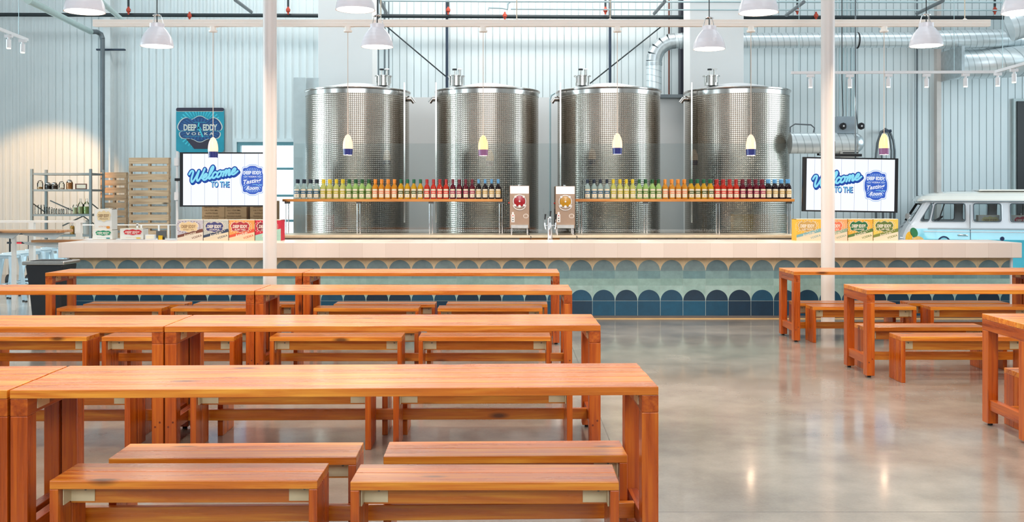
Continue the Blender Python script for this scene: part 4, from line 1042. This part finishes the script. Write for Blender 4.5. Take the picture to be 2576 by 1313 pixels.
pipe('bent_conduit', 'small bent grey conduit above the second tank near the top', [(X(1229, CY), CY, Z(26, CY)), (X(1229, CY), CY, Z(20, CY)), (X(1262, CY), CY, Z(21, CY)), (X(1277, CY), CY, Z(24, CY)), (X(1278, CY), CY, Z(10, CY)), (X(1284, CY), CY, Z(5, CY))], .014, CON, 'conduit')
def strut(label, a, c, Y1, Y2): pipe('ceiling_strut', label, [(X(a[0], Y1), Y1, Z(a[1], Y1)), (X(c[0], Y2), Y2, Z(c[1], Y2))], .03, GREYM, 'strut', 'slanting ceiling struts')
strut('short slanting grey strut at top, left of the left column', (592, 0), (632, 30), 16, 17.5)
strut('short slanting grey strut at top beside the left boxed column', (955, 0), (972, 32), 16, 17.5)
strut('short slanting grey strut at top above the third tank', (1672, 4), (1646, 34), 16, 17.5)
strut('slanting grey strut at top above the rightmost tank', (2022, 5), (1978, 38), 16, 17.5)
strut('slanting grey strut at top right behind a dome pendant', (2372, 2), (2307, 34), 16, 17.5)
# slanting pale pipe with elbow at left
LP = mat('pale_green_pipe', S(178, 200, 196), .4, .2)
r = thing('drain_pipe', 'pale pipe slanting down from the top left to a vertical run at the corner', 'pipe', (X(258, 20.6), 20.6, 0))
b = MB(); b.tube([(X(40, 15.5), 15.5, Z(-20, 15.5)) if False else (X(70, 14), 14, Z(0, 14)), (X(228, 20.2), 20.2, Z(80, 20.2))], .055, LP, 14); b.build('sloped_run', r, world=True)
b = MB(); b.tube([(X(228, 20.2), 20.2, Z(80, 20.2)), (X(243, 20.5), 20.5, Z(80, 20.5)), (X(254, 20.6), 20.6, Z(86, 20.6)), (X(258, 20.6), 20.6, Z(98, 20.6))], .05, GREYM, 12); b.build('elbow', r, world=True)
b = MB(); b.tube([(X(258, 20.6), 20.6, Z(98, 20.6)), (X(258, 20.6), 20.6, 0)], .045, GREYM, 12); b.build('riser', r, world=True)
b = MB(); b.box(X(243, 20.75), X(314, 20.75), 20.72, 20.8, Z(126, 20.7), Z(122, 20.7), NAVYST); b.build('clamp_rail', r, world=True)
pipe('second_slanting_pipe', 'second pale slanting pipe at top left, behind the cut off dome pendant', [(X(255, 14), 14, Z(5, 14)), (X(305, 17.5), 17.5, Z(48, 17.5))], .04, LP)
for px, y2 in ((2112, 'leftmost'), (2122, 'second'), (2131, 'third'), (2142, 'fourth'), (2148, 'rightmost')):
    pipe('wall_conduit', 'thin vertical conduit above the blower, %s of five' % y2, [(X(px, 20.9), 20.9, Z(330, 20.9)), (X(px, 20.9), 20.9, 8)], .012, CON, 'conduit', 'vertical conduits above the blower')
pipe('black_cable', 'black cable hanging down to the blower, left of the pair', [(X(2118, 18), 18, 8), (X(2118, 18), 18, Z(200, 18)), (X(2121, 18), 18, Z(280, 18)), (X(2120, 18), 18, Z(335, 18))], .008, BLACK, 'cable', seg=6)
pipe('black_cable', 'black cable hanging down to the blower, right of the pair', [(X(2156, 18), 18, 8), (X(2152, 18), 18, Z(150, 18)), (X(2152, 18), 18, Z(260, 18)), (X(2157, 18), 18, Z(316, 18))], .008, BLACK, 'cable', seg=6)
pipe('wall_conduit', 'vertical teal grey conduit right of the hanging hose', [(X(2307, 20.9), 20.9, 0), (X(2307, 20.9), 20.9, 8)], .018, GREYM, 'conduit')
pipe('wall_conduit', 'thin vertical conduit running down between the second and third tanks', [(X(1384, 19.9), 19.9, 0), (X(1384, 19.9), 19.9, Z(250, 19.9)), (X(1387, 19.9), 19.9, Z(240, 19.9)), (X(1396, 19.9), 19.9, Z(234, 19.9))], .018, CON, 'conduit')

# ------------------------------------------------------------------ spot tracks
SPB = emis('spot_lens', (1, .86, .6, 1), 2.2)
def spot_track(label, pts, spots, up):
    r = thing('spot_track', label, 'spot track', pts[0])
    b = MB()
    for a, c in zip(pts[:-1], pts[1:]):
        a, c = Vector(a), Vector(c); d = (c-a); L = d.length; q = d.to_track_quat('X', 'Z')
        b.M = Matrix.Translation(a)@q.to_matrix().to_4x4(); b.box(0, L, -.018, .018, -.02, .02, WHITE); b.M = None
    b.build('rail', r, world=True)
    for px, Yq, zr in spots:
        x = X(px, Yq); h = thing('track_spot', None, None, (0, 0, 0)); bpy.data.objects.remove(h)
        b = MB(); b.box(x-.055, x+.055, Yq-.02, Yq+.02, zr-.06, zr-.018, WHITE); b.cyl((x, Yq, zr-.09), (x, Yq, zr-.05), .018, WHITE, seg=10)
        b.cyl((x, Yq, zr-.09), (x, Yq, zr-.21), .033, WHITE, seg=16); sp_ = b.build('spot_head', r, world=True)
        b = MB(); b.cyl((x, Yq, zr-.212), (x, Yq, zr-.222), .026, SPB, .030, seg=14); b.build('lens', sp_, org=r.location)
        l = bpy.data.lights.new('track_spot_light', 'SPOT'); l.energy = 160; l.color = (1, .93, .84); l.spot_size = math.radians(75); l.spot_blend = .6; l.shadow_soft_size = .03
        q = bpy.data.objects.new('track_spot_light', l); C.objects.link(q); q.parent = r; q.location = Vector((x, Yq, zr-.235))-r.location
        q.rotation_euler = Vector((.0, .62, -1)).to_track_quat('-Z', 'Y').to_euler()
    for p_ in up:
        b = MB(); b.cyl(p_, (p_[0], p_[1], 8), .005, CON, seg=6); b.build('hanger_wire', r, world=True)
TYk = 15.0
spot_track('white spot track with small cylinder spots at upper right', [(X(1990, TYk), TYk, Z(183, TYk)), (X(2503, TYk), TYk, Z(181, TYk)), (X(2640, 13.2), 13.2, Z(142, 13.2))],
           [(2039, TYk, Z(184, TYk)), (2138, TYk, Z(184, TYk)), (2235, TYk, Z(183, TYk)), (2331, TYk, Z(183, TYk)), (2429, TYk, Z(182, TYk)), (2510, 14.9, Z(180, 14.9)), (2551, 14.4, Z(170, 14.4))],
           [(X(2400, TYk), TYk, Z(181, TYk)), (X(2522, 14.8), 14.8, Z(178, 14.8)), (X(2010, TYk), TYk, Z(183, TYk))])
spot_track('short white spot track with two spots at the upper left edge', [(X(-60, 13.0), 13.0, Z(50, 13.0)), (X(69, 15.0), 15.0, Z(100, 15.0))],
           [(22, 14.3, Z(84, 14.3)), (57, 14.8, Z(96, 14.8))], [(X(47, 14.7), 14.7, Z(92, 14.7))])
# their beams on the left wall: one real spot
l = bpy.data.lights.new('spot_beam', 'SPOT'); l.energy = 760; l.color = (1, .54, .24); l.spot_size = math.radians(52); l.spot_blend = .45; l.shadow_soft_size = .04
o = bpy.data.objects.new('spot_beam', l); C.objects.link(o); o.location = (X(40, 14.6)-1.2, 17.6, 4.5)
o.rotation_euler = (Vector((X(95, 21), 21, .9))-o.location).to_track_quat('-Z', 'Y').to_euler()

# ------------------------------------------------------------------ left side: pallets, steel shelf, jars
def pallet(label, px0, px1, pyt, Y, slats, w_s):
    x0, x1 = X(px0, Y), X(px1, Y); H = Z(pyt, Y); r = thing('wood_pallet', label, 'pallet', ((x0+x1)/2, Y, 0), group='upright wooden pallets')
    W = x1-x0; ptc = H/slats
    for i in range(slats):
        b = MB(); z0 = H-(i+1)*ptc+ptc*.28; b.box(-W/2, W/2, -.02, 0, z0, z0+ptc*.72, WPAL); b.build('slat', r)
        b = MB(); b.box(-W/2, W/2, .09, .11, z0-ptc*.0, z0+ptc*.76, WPAL) if i % 3 == 0 else b.box(-W/2, W/2, .09, .11, z0+.03, z0+ptc*.5, WPAL); b.build('back_slat', r)
    for xx in (-W/2+.02, 0, W/2-.02):
        b = MB(); b.box(xx-.02, xx+.02, 0, .09, 0.0, H, WPAL); b.build('runner', r)
    return r
pallet('shorter wooden pallet standing upright beside the steel shelving', 254, 318, 434, 20.2, 14, .1).rotation_euler[1] = .0
pallet('tall wooden pallet standing upright right of the shorter one', 325, 425, 397, 19.8, 15, .1)
SY = 19.2; SD = .55
sx0, sx1 = X(80, SY), X(228, SY)
r = thing('steel_shelving', 'open grey steel shelving with jars and glasses at far left', 'shelving', ((sx0+sx1)/2, SY, 0))
SG = mat('shelving_grey', S(128, 134, 132), .45, .4)
for xx, yy in ((sx0, SY), (sx1, SY), (sx0+.02, SY+SD), (sx1+.02, SY+SD)):
    b = MB(); b.box(xx-.022, xx+.022, yy-.022, yy+.022, 0, Z(425, SY), SG); b.build('upright', r, world=True)
shz = [Z(435, SY), Z(476, SY), Z(538.5, SY), Z(590, SY)]
for z in shz:
    b = MB(); b.box(sx0, sx1+.02, SY-.01, SY+SD, z-.04, z, SG); b.build('shelf_deck', r, world=True)
for xx in (sx0, sx1):
    b = MB(); b.tube([(xx, SY, Z(510, SY)), (xx, SY+SD, Z(535, SY))], .012, SG, 6); b.build('side_brace', r, world=True)
b = MB(); b.tube([(sx0+.1, SY+SD, Z(505, SY)), (sx0+.7, SY+SD, Z(540, SY))], .014, SG, 6); b.build('back_brace', r, world=True)
b = MB(); b.tube([(X(125, SY), SY+SD, Z(570, SY)), (X(178, SY), SY+SD, Z(545, SY)), (X(220, SY), SY+SD, Z(575, SY))], .014, SG, 6); b.build('back_brace', r, world=True)
GLS = glassmat('jar_glass', (.95, .97, .96, 1), 1.0)
def jar(px, z, h, rad, fill, name, label, cat, group=None, neck=False, Y=SY+.2, lid=None, frac=.7):
    x = X(px, Y); r = thing(name, label, cat, (x, Y, z), group=group)
    prof = [(rad*.9, 0), (rad, .01), (rad, h*.62), (rad*.35, h*.8), (rad*.3, h)] if neck else [(rad*.92, 0), (rad, .01), (rad, h*.85), (rad*.8, h)]
    b = MB(); b.lathe(prof, (0, 0, 0), GLS, 18, caps=False); b.build('glass', r)
    if fill:
        b = MB(); b.lathe([(rad*.85, .006), (rad*.92, h*frac*(.8 if neck else 1))], (0, 0, 0), fill, 18); b.build('contents', r)
    if lid: b = MB(); b.lathe([(rad*.75, h), (rad*.75, h+.02), (rad*.3, h+.035)], (0, 0, 0), lid, 16); b.build('lid', r)
fl = lambda n, c: mat('fill_'+n, S(*c), .5)
zT = shz[1]
jar(101, zT, .14, .055, fl('oats', (214, 170, 110)), 'storage_jar', 'glass jar of tan grains, leftmost on the upper steel shelf', 'jar', 'storage jars', frac=.35, lid=GLS)
jar(121, zT, .10, .065, fl('dark', (26, 20, 18)), 'storage_jar', 'squat jar of black beans on the upper steel shelf', 'jar', 'storage jars', lid=STEEL, frac=.8)
jar(137, zT, .10, .065, fl('brown', (70, 44, 22)), 'storage_jar', 'squat jar of dark brown filling on the upper steel shelf', 'jar', 'storage jars', lid=STEEL, frac=.8)
jar(155, zT, .12, .055, fl('cream', (222, 206, 190)), 'storage_jar', 'clear jar with little pale filling on the upper steel shelf', 'jar', 'storage jars', frac=.25, lid=GLS)
jar(175, zT, .15, .062, fl('citrus', (214, 140, 60)), 'storage_jar', 'jar of orange dried slices on the upper steel shelf', 'jar', 'storage jars', frac=.85, lid=STEEL)
b = MB(); Yj = SY+.2; b.frame(X(190, Yj), X(219, Yj), zT, zT+.11, .018, Yj-.02, Yj, mat('brown_frame', S(112, 62, 42), .5)); b.box(X(190, Yj)+.018, X(219, Yj)-.018, Yj-.01, Yj, zT+.018, zT+.092, PAPER)
tag(b.build('framed_card'), 'small brown framed card on the upper steel shelf', 'frame')
zM = shz[2]
gl = [(92, .17), (100, .18), (107, .18), (116, .13), (121, .14), (127, .13), (134, .10), (139, .11), (145, .10), (152, .10), (157, .10), (163, .10), (175, .12)]
nmn = ['first', 'second', 'third', 'fourth', 'fifth', 'sixth', 'seventh', 'eighth', 'ninth', 'tenth', 'eleventh', 'twelfth', 'thirteenth']
for i, (px, h) in enumerate(gl): jar(px, zM, h, .035, None, 'drinking_glass', '%s clear glass from the left on the middle steel shelf' % nmn[i], 'glass', 'glasses on the middle steel shelf')
jar(189, zM, .18, .045, fl('pale', (196, 196, 150)), 'glass_bottle', 'jar of pale liquid left of the green bottles, middle steel shelf', 'bottle', 'bottles on steel shelf')
jar(203, zM, .30, .05, fl('olive', (170, 178, 120)), 'glass_bottle', 'clear necked bottle of olive liquid on the middle steel shelf', 'bottle', 'bottles on steel shelf', True, frac=.6)
jar(218, zM, .30, .06, fl('green', (150, 172, 96)), 'glass_bottle', 'wide green necked bottle at the right of the middle steel shelf', 'bottle', 'bottles on steel shelf', True, frac=.6)
jar(182, shz[3], .22, .04, fl('gold', (206, 150, 40)), 'glass_bottle', 'golden bottle with red cap on the lowest visible steel shelf', 'bottle', 'bottles on steel shelf', True, lid=fl('redcap', (200, 40, 40)), frac=.9)
b = MB(); b.lathe([(.07, 0), (.08, .26), (.085, .27)], (X(219, Yj), Yj, shz[3]), mat('bucket_grey', S(168, 166, 158), .5), 20)
tag(b.build('utensil_bucket'), 'grey bucket at the right of the lowest visible steel shelf', 'bucket')

# rails, posts and butcher block ledges at left
RW = mat('rail_white', S(236, 232, 226), .35)
r = thing('white_railing', 'white railing with square posts at far left', 'railing', (X(140, 15), 15, 0))
b = MB(); RY = 15.0
b.box(X(-60, RY), X(213, RY), RY-.035, RY+.035, Z(560, RY), Z(554.5, RY), RW); b.build('top_rail', r, world=True)
for px in (81, 199):
    b = MB(); b.box(X(px-6, RY), X(px+6, RY), RY-.035, RY+.035, 0, Z(560, RY), RW); b.build('post', r, world=True)
r = thing('thin_railing', 'thin pale rail with slim posts behind the left end of the bar', 'railing', (X(330, 15.9), 15.9, 0))
b = MB(); b.box(X(205, 15.9), X(452, 15.9), 15.885, 15.915, Z(567, 15.9), Z(564.5, 15.9), RW); b.build('top_rail', r, world=True)
for px in (346, 356, 400, 424):
    b = MB(); b.box(X(px-2, 15.9), X(px+2, 15.9), 15.885, 15.915, 0, Z(567, 15.9) if px != 346 else Z(562, 15.9), RW); b.build('post', r, world=True)
def slab(label, x0, x1, Yf, Yb, pyf, th, brk):
    z = Z(pyf, Yf); r = thing('butcher_block_ledge', label, 'counter ledge', ((x0+x1)/2, (Yf+Yb)/2, 0), group='butcher block ledges')
    b = MB(); b.prism([(x0, Yf), (x1, Yf), (x1+.05, Yf+.15), (x1+.02, Yb), (x0, Yb)], z-th, z, WBLOCK, 'xy'); b.build('slab', r, .006, world=True)
    for px in brk:
        b = MB(); xx = X(px, Yf+.2); b.prism([(xx-.35, z-th), (xx+.28, z-th), (xx+.15, z-th-.09), (xx-.3, z-th-.04)], Yf+.18, Yf+.21, mat('bracket_white', S(222, 228, 228), .4)); b.build('bracket', r, world=True)
    b = MB(); b.box((x0+x1)/2-.025, (x0+x1)/2+.025, Yf+.25, Yf+.30, 0, z-th, RW); b.build('support_leg', r, world=True)
slab('upper butcher block ledge at the far left edge', X(-120, 14.2), X(158, 14.4), 14.2, 14.7, 580, .035, (5, 115))
slab('lower butcher block ledge ending behind the bar corner', X(86, 14.6), X(278, 14.6), 14.5, 14.75, 604, .035, (118,))
# hand truck
r = thing('hand_truck', 'black framed hand truck with a red strip behind the stools', 'hand truck', (X(48, 18.3), 18.3, 0))
b = MB(); HTY = 18.3
b.tube([(X(24, HTY), HTY, .1), (X(25, HTY), HTY, Z(592, HTY)), (X(29, HTY), HTY, Z(588, HTY)), (X(68, HTY), HTY, Z(588, HTY)), (X(72, HTY), HTY, Z(592, HTY)), (X(73, HTY), HTY, .1)], .016, BLACK, 8); b.build('frame', r, world=True)
b = MB(); b.box(X(20, HTY), X(75, HTY), HTY-.04, HTY-.01, Z(613, HTY), Z(608, HTY), BLACK); b.box(X(33, HTY), X(57, HTY), HTY-.045, HTY-.04, Z(613, HTY), Z(609, HTY), mat('bright_red', S(222, 20, 44), .4)); b.build('crossbar', r, world=True)
for px in (24, 73):
    b = MB(); b.cyl((X(px, HTY)-.03, HTY, .11), (X(px, HTY)+.03, HTY, .11), .11, DARK, seg=20); b.build('wheel', r, world=True)

# ------------------------------------------------------------------ metal stools
SW = mat('stool_pale_blue', S(196, 216, 226), .3, .3, var=.03)
def make_stool(label):
    r = thing('metal_stool', label, 'stool', group='pale blue metal stools'); SH = .76
    b = MB(); b.prism(rrect(-.17, .17, -.17, .17, .05), SH-.02, SH, SW, 'xy'); b.prism(rrect(-.16, .16, -.16, .16, .05), SH-.06, SH-.02, SW, 'xy'); b.build('seat', r, .004)
    for sx_ in (-1, 1):
        for sy_ in (-1, 1):
            b = MB(); a = (sx_*.145, sy_*.145); c = (sx_*.215, sy_*.215)
            v = []
            for (p_, z, w_) in ((a, SH-.03, .03), (c, .01, .016)):
                v += [(p_[0]-w_, p_[1]-w_*.6, z), (p_[0]+w_, p_[1]-w_*.6, z), (p_[0]+w_, p_[1]+w_*.6, z), (p_[0]-w_, p_[1]+w_*.6, z)]
            b.add(v, [(0, 1, 5, 4), (1, 2, 6, 5), (2, 3, 7, 6), (3, 0, 4, 7), (0, 3, 2, 1), (4, 5, 6, 7)], SW); lg = b.build('leg', r)
            b = MB(); b.cyl((c[0], c[1], 0), (c[0], c[1], .02), .02, DARK, seg=8); b.build('rubber_foot', lg)
    b = MB(); q = .19
    b.tube([(-q, -q, .26), (q, -q, .26), (q, q, .26), (-q, q, .26)], .008, SW, 6, closed=True); b.build('footrest', r)
    return r
st = None
for i, (x, y, rz, lab) in enumerate(((-7.82, 15.35, .03, 'nearest pale blue stool of the row at the left edge'), (-7.90, 15.85, 0, 'second pale blue stool from the front of the row at left'),
      (-7.98, 16.35, .05, 'third pale blue stool from the front of the row at left'), (-8.04, 16.88, 0, 'fourth pale blue stool from the front of the row at left'), (-8.08, 17.5, .1, 'farthest pale blue stool, its flared side leg hole in view'))):
    if st is None: st = make_stool(lab); o = st; o.location = (x, y, 0); o.rotation_euler = (0, 0, rz)
    else: dup(st, (x, y, 0), rz, lab)
b = MB(); b.box(-8.4, -6.6, 17.9, 18.5, .0, Z(640, 17.9), mat('pale_blue_box', S(206, 230, 238), .4)); tag(b.build('low_white_counter', bevel=.006), 'low pale counter behind the bin and stools', 'counter')

# ------------------------------------------------------------------ black bin
BNY = 12.35; bxc = X(111, BNY); r = thing('waste_bin', 'tapered black waste bin with steel rim at the left end of the bar', 'bin', (bxc, BNY+.2, 0))
BK = mat('bin_black', S(26, 30, 36), .5, scale=3)
def ring(w_, d_, z): return [(-w_, -d_, z), (w_, -d_, z), (w_, d_, z), (-w_, d_, z)]
b = MB(); v = ring(.165, .15, 0)+ring(.20, .185, .5)+ring(.235, .21, .80); f = [(3, 2, 1, 0), (8, 9, 10, 11)]
for k in (0, 4):
    for i in range(4): f.append((k+i, k+(i+1) % 4, k+4+(i+1) % 4, k+4+i))
b.add(v, f, BK); b.build('body', r, .02)
b = MB(); b.box(-.262, .262, -.235, .235, .80, .845, STEEL); b.build('rim', r, .01)
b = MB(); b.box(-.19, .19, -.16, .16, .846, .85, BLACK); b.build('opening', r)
# ------------------------------------------------------------------ vintage van
VW_, VB, VC = mat('van_white', S(226, 230, 236), .18, var=.02, coat=1), mat('van_turquoise', S(70, 184, 206), .2, var=.05, coat=1), mat('van_cream', S(250, 246, 236), .18, var=.02, coat=1)
VY, VWID, VL = 18.9, 1.62, 4.1
van = thing('vintage_van', 'white and turquoise vintage van parked behind the right end of the bar', 'van', (X(2268, VY), VY, 0))
def zf(z): # front x offset by height
    T = [(.28, .10), (.5, .03), (.85, 0), (1.0, .05), (1.12, .13), (1.18, .18), (1.52, .40), (1.57, .43)]
    for (a, p_), (c, q) in zip(T[:-1], T[1:]):
        if z <= c: return p_+(q-p_)*max(0, (z-a))/(c-a)
    return T[-1][1]
def yin(z): return 0 if z < .9 else (z-.9)*.16
zl = [.28, .5, .85, 1.045, 1.10, 1.18, 1.52, 1.575]
cs = [(1, .12), (1, .17), (.35, .46), (.35, .51), (0, 1.20), (0, 1.36), (0, 1.86), (0, 2.03), (0, 2.53), (0, 2.70), (0, 3.2), (0, 3.36), (0, 3.86), (0, VL-.1)]
win = {1, 3, 5, 7, 9, 11}
def lev(z):
    xf = zf(z); y = yin(z); o = []
    near = [(max(xf*w_+c if w_ else c, xf+.1), y) for w_, c in cs]
    fr_ = [(xf+.06, y+.03), (xf+.015, y+.12), (xf-.03, y+.45)]
    front = [(a, c) for a, c in fr_[::-1]]
    far = [(a, VWID-c) for a, c in near]; frf = [(a, VWID-c) for a, c in fr_]
    # order: near(left->right), rear, far(right->left), front
    return near+[(VL, y+.1), (VL, VWID-y-.1)]+far[::-1]+frf+[(fr_[2][0]-.01, VWID/2)]+front
L = [lev(z) for z in zl]; n = len(L[0]); NN = len(cs)
body = MB(); 
for k in range(len(zl)-1):
    for i in range(n):
        j = (i+1) % n
        isn = i < NN-1; isf = NN+2 <= i < 2*NN+1; idx = i if isn else (2*NN+1-i-1 if isf else None)
        if zl[k] == 1.18:
            if idx is not None and idx in win: continue
            if i >= 2*NN+4 or (2*NN+3 <= i): 
                if n-4 <= i <= n-2 or 2*NN+3 <= i <= 2*NN+5:
                    if 2*NN+4 <= i <= n-3: continue
        side = isn or isf or NN-1 <= i <= NN+1
        m = (VB if side and zl[k+1] <= 1.05 else VW_)
        a, c = L[k], L[k+1]
        body.add([(a[i][0], a[i][1], zl[k]), (a[j][0], a[j][1], zl[k]), (c[j][0], c[j][1], zl[k+1]), (c[i][0], c[i][1], zl[k+1])], [(0, 1, 2, 3)], m, False)
body.add([(q[0], q[1], .28) for q in L[0]], [tuple(range(n))[::-1]], VW_)
bo = body.build('body', van)
b = MB(); pr = [(-.115, 1.565, -.03), (-.10, 1.60, -.02), (-.02, 1.66, .06), (.14, 1.71, .16), (.40, 1.745, .30), (.75, 1.76, .5)]
rings = []
for (dx, z, ins) in pr:
    xf = zf(1.575)+dx; y = yin(1.575)+ins; xr = VL-.02-max(0, ins)*.6
    q = []
    N_ = 10
    for (cx_, cy_, a0) in ((xf+.28, y+.22, PI), (xr-.2, y+.22, 1.5*PI), (xr-.2, VWID-y-.22, 0), (xf+.28, VWID-y-.22, .5*PI)):
        ry = min(.22, (VWID/2-y)*.6)
        for s_ in range(N_+1):
            an = a0+PI/2*s_/N_; q.append((cx_+(.28 if cx_ < 2 else .2)*math.cos(an), (y+ry if cy_ < VWID/2 else VWID-y-ry)+ry*math.sin(an), z))
    rings.append(q)
m_ = len(rings[0])
for a, c in zip(rings[:-1], rings[1:]):
    b.add(a+c, [(i, (i+1) % m_, (i+1) % m_+m_, i+m_) for i in range(m_)], VC, True)
b.add(rings[-1], [tuple(range(m_))], VC, True); b.add(rings[0], [tuple(range(m_))[::-1]], VC); b.build('roof', van)
b = MB(); b.box(1.50, 3.6, .35, VWID-.35, 1.755, 1.785, VC); b.build('roof_hatch', van, .01)
b = MB(); b.tube([(zf(1.57)-.02, yin(1.57)-.03, 1.562), (VL-.05, yin(1.57)-.03, 1.562)], .012, mat('gutter_grey', S(150, 160, 166), .3), 8); b.build('rain_gutter', van)
# windows
RUB = mat('window_rubber', S(96, 108, 116), .5)
VG = glassmat('van_glass', (.90, .94, .94, 1), 1.1)
for side in (0, 1):
    for idx in sorted(win):
        pts = []
        for z, (ia) in ((1.18, idx), (1.18, idx+1), (1.52, idx+1), (1.52, idx)):
            w_, c = cs[ia]; x = max(zf(z)*w_+c if w_ else c, zf(z)+.1); y = yin(z)-.004
            pts.append((x, y if side == 0 else VWID-y, z))
        b = MB(); b.quad(*pts, VG) if idx != 3 or side else b.quad(pts[0], tuple(Vector(pts[0]).lerp(Vector(pts[1]), 1)), pts[2], pts[3], VG); wn_ = b.build('window', van)
        # rounded rubber surround
        cpt = []; P4 = [Vector(q) for q in pts]; rr = .05
        for i in range(4):
            a, c, d_ = P4[i-1], P4[i], P4[(i+1) % 4]; u1 = (a-c).normalized(); u2 = (d_-c).normalized()
            for s_ in range(5):
                q = s_/4; cpt.append(c+u1*rr*(1-q)**2+u2*rr*q**2)
        b = MB(); b.tube([tuple(v_) for v_ in cpt], .011, RUB, 6, closed=True); b.tube([tuple(v_+(v_-sum(P4, Vector())/4)*.07+Vector((0, .006 if side == 0 else -.006, 0))) for v_ in cpt], .012, VW_, 6, closed=True); b.build('window_seal', wn_)
b = MB(); b.tube([(.55+.16, yin(1.2)+.01, 1.20), (.80+.02, yin(1.5)+.01, 1.51)], .012, DARK, 6); b.build('quarter_window_bar', van)
b = MB(); x0 = zf(1.18); b.quad((zf(1.18)-.0, yin(1.18)+.14, 1.18), (zf(1.18), VWID-.2, 1.18), (zf(1.52), VWID-.2, 1.52), (zf(1.52), yin(1.52)+.14, 1.52), VG); b.build('windscreen', van)
b = MB(); b.box(.5, VL-.12, -.006, .0, 1.036, 1.062, mat('van_shadow_line', S(176, 186, 192), .3)); b.box(.42, VL-.12, -.004, .0, .985, .998, VW_); b.box(1.285, 1.295, -.004, .001, .5, 1.06, NAVYST); b.box(1.285, 1.29, -.0, .06, 1.06, 1.5, RUB); b.build('side_trim', van)
b = MB(); b.tube([(1.06, -.02, .93), (1.10, -.035, .935), (1.22, -.03, .93), (1.24, -.01, .92)], .014, CHROME, 8); b.build('door_handle', van)
# disc emblem and fruit painted on the door
b = MB(); ex_ = .80; ez_ = .72
b.fan([(ex_+.145*math.cos(q*PI/16), ez_+.19*math.sin(q*PI/16)) for q in range(32)], (ex_, ez_), -.004, mat('emblem_navy', S(16, 40, 86), .3))
b.fan([(ex_+.115*math.cos(q*PI/16), ez_+.16*math.sin(q*PI/16)) for q in range(32)], (ex_, ez_), -.006, mat('emblem_pale', S(120, 196, 216), .3))
b.text('D', ex_, ez_+.05, -.008, .09, .12, MATS['emblem_navy'], 0, .03)
b.fan([(1.87+.04*math.cos(q*PI/8), .87+.04*math.sin(q*PI/8)) for q in range(16)], (1.87, .87), -.008, MATS['emblem_navy'])
b.box(1.6, 2.6, -.006, -.003, .45, .87, VB) if False else None
b.build('door_emblem', van)
for nm, cx_, cz_, hw_, hh_, cc, tl in (('painted_lime', .235, .97, .07, .095, (28, 124, 72), .4), ('painted_lemon', .14, .88, .065, .11, (238, 178, 30), -.2), ('painted_citrus_slice', .31, .80, .12, .10, (232, 190, 110), 0)):
    b = MB(); q_ = [(cx_+hw_*math.cos(a)*math.cos(tl)-hh_*math.sin(a)*math.sin(tl), cz_+hw_*math.cos(a)*math.sin(tl)+hh_*math.sin(a)*math.cos(tl)) for a in [k*PI/12 for k in range(24)]]
    b.prism(q_, -.018, -.010, mat(nm, S(*cc), .4, var=.15, scale=20)); b.build(nm, van)
b = MB(); b.M = Matrix.Translation((.03, .14, .80))@Matrix.Rotation(-PI/2, 4, 'Y')
b.lathe([(.10, 0), (.105, .05), (.09, .06), (.001, .085)], (0, 0, 0), CHROME, 24); b.M = None; b.build('headlight', van)
b = MB(); b.tube([(.20, .0, 1.12), (.12, -.05, 1.15), (.10, -.08, 1.22)], .007, CHROME, 6); b.cyl((.10, -.10, 1.28), (.125, -.07, 1.28), .055, CHROME, seg=18); b.build('side_mirror', van)
b = MB(); b.tube([(-.04, .06, .42), (-.08, .4, .42), (-.08, VWID-.4, .42), (-.04, VWID-.06, .42)], .05, VW_, 10); b.build('bumper', van)
for x in (.85, 3.2):
    for y in (.09, VWID-.09):
        b = MB(); b.cyl((x, y-.09, .31), (x, y+.09, .31), .31, DARK, seg=32); b.cyl((x, y-.1, .31), (x, y+.1, .31), .19, CHROME, seg=24); b.build('wheel', van)
TAN = mat('seat_tan', S(206, 184, 160), .6)
for x in (.95, 1.9, 2.7):
    b = MB(); b.box(x, x+.45, .2, VWID-.2, .55, .85, TAN); b.box(x+.38, x+.48, .2, VWID-.2, .8, 1.12, TAN); b.build('seat', van, .03)
b = MB(); b.M = Matrix.Translation((.68, .45, 1.17))@Matrix.Rotation(-.6, 4, 'Y'); b.tube([(.18*math.cos(q*PI/10), .18*math.sin(q*PI/10), 0) for q in range(20)], .012, BLACK, 8, closed=True); b.M = None; b.build('steering_wheel', van)
b = MB(); b.box(.05, VL-.1, .06, VWID-.06, .40, .45, DARK); b.build('cabin_floor', van)
van.rotation_euler = (0, 0, math.radians(-17)); van.scale = (.93, 1, 1)
RV = Matrix.Rotation(math.radians(-17), 3, 'Z')
def vp(x, y): return van.location+RV@Vector((x*.93, y, 0))
vx = van.location.x
carton('vodka_carton', 'white carton with cream badge seen through the van window', 'cartons inside the van', vp(1.68, .3).x-.2, vp(1.68, .3).x+.2, vp(1.68, .3).y, vp(1.68, .3).y+.1, 1.00, 1.30, top=(226, 228, 226), band=(60, 160, 190), badge_c=(226, 220, 160), low=(0, 0, 0), plain=True)
carton('vodka_carton', 'white carton with red badge seen through the rearmost visible van window', 'cartons inside the van', vp(2.28, .3).x-.2, vp(2.28, .3).x+.2, vp(2.28, .3).y, vp(2.28, .3).y+.1, 1.00, 1.30, top=(226, 228, 226), band=(200, 60, 70), badge_c=(190, 40, 66), low=(0, 0, 0), plain=True)
for xx in (1.52, 2.05):
    b = MB(); b.box(xx, xx+.4, .28, .5, .45, 1.0, TAN); b.build('interior_cabinet', van)
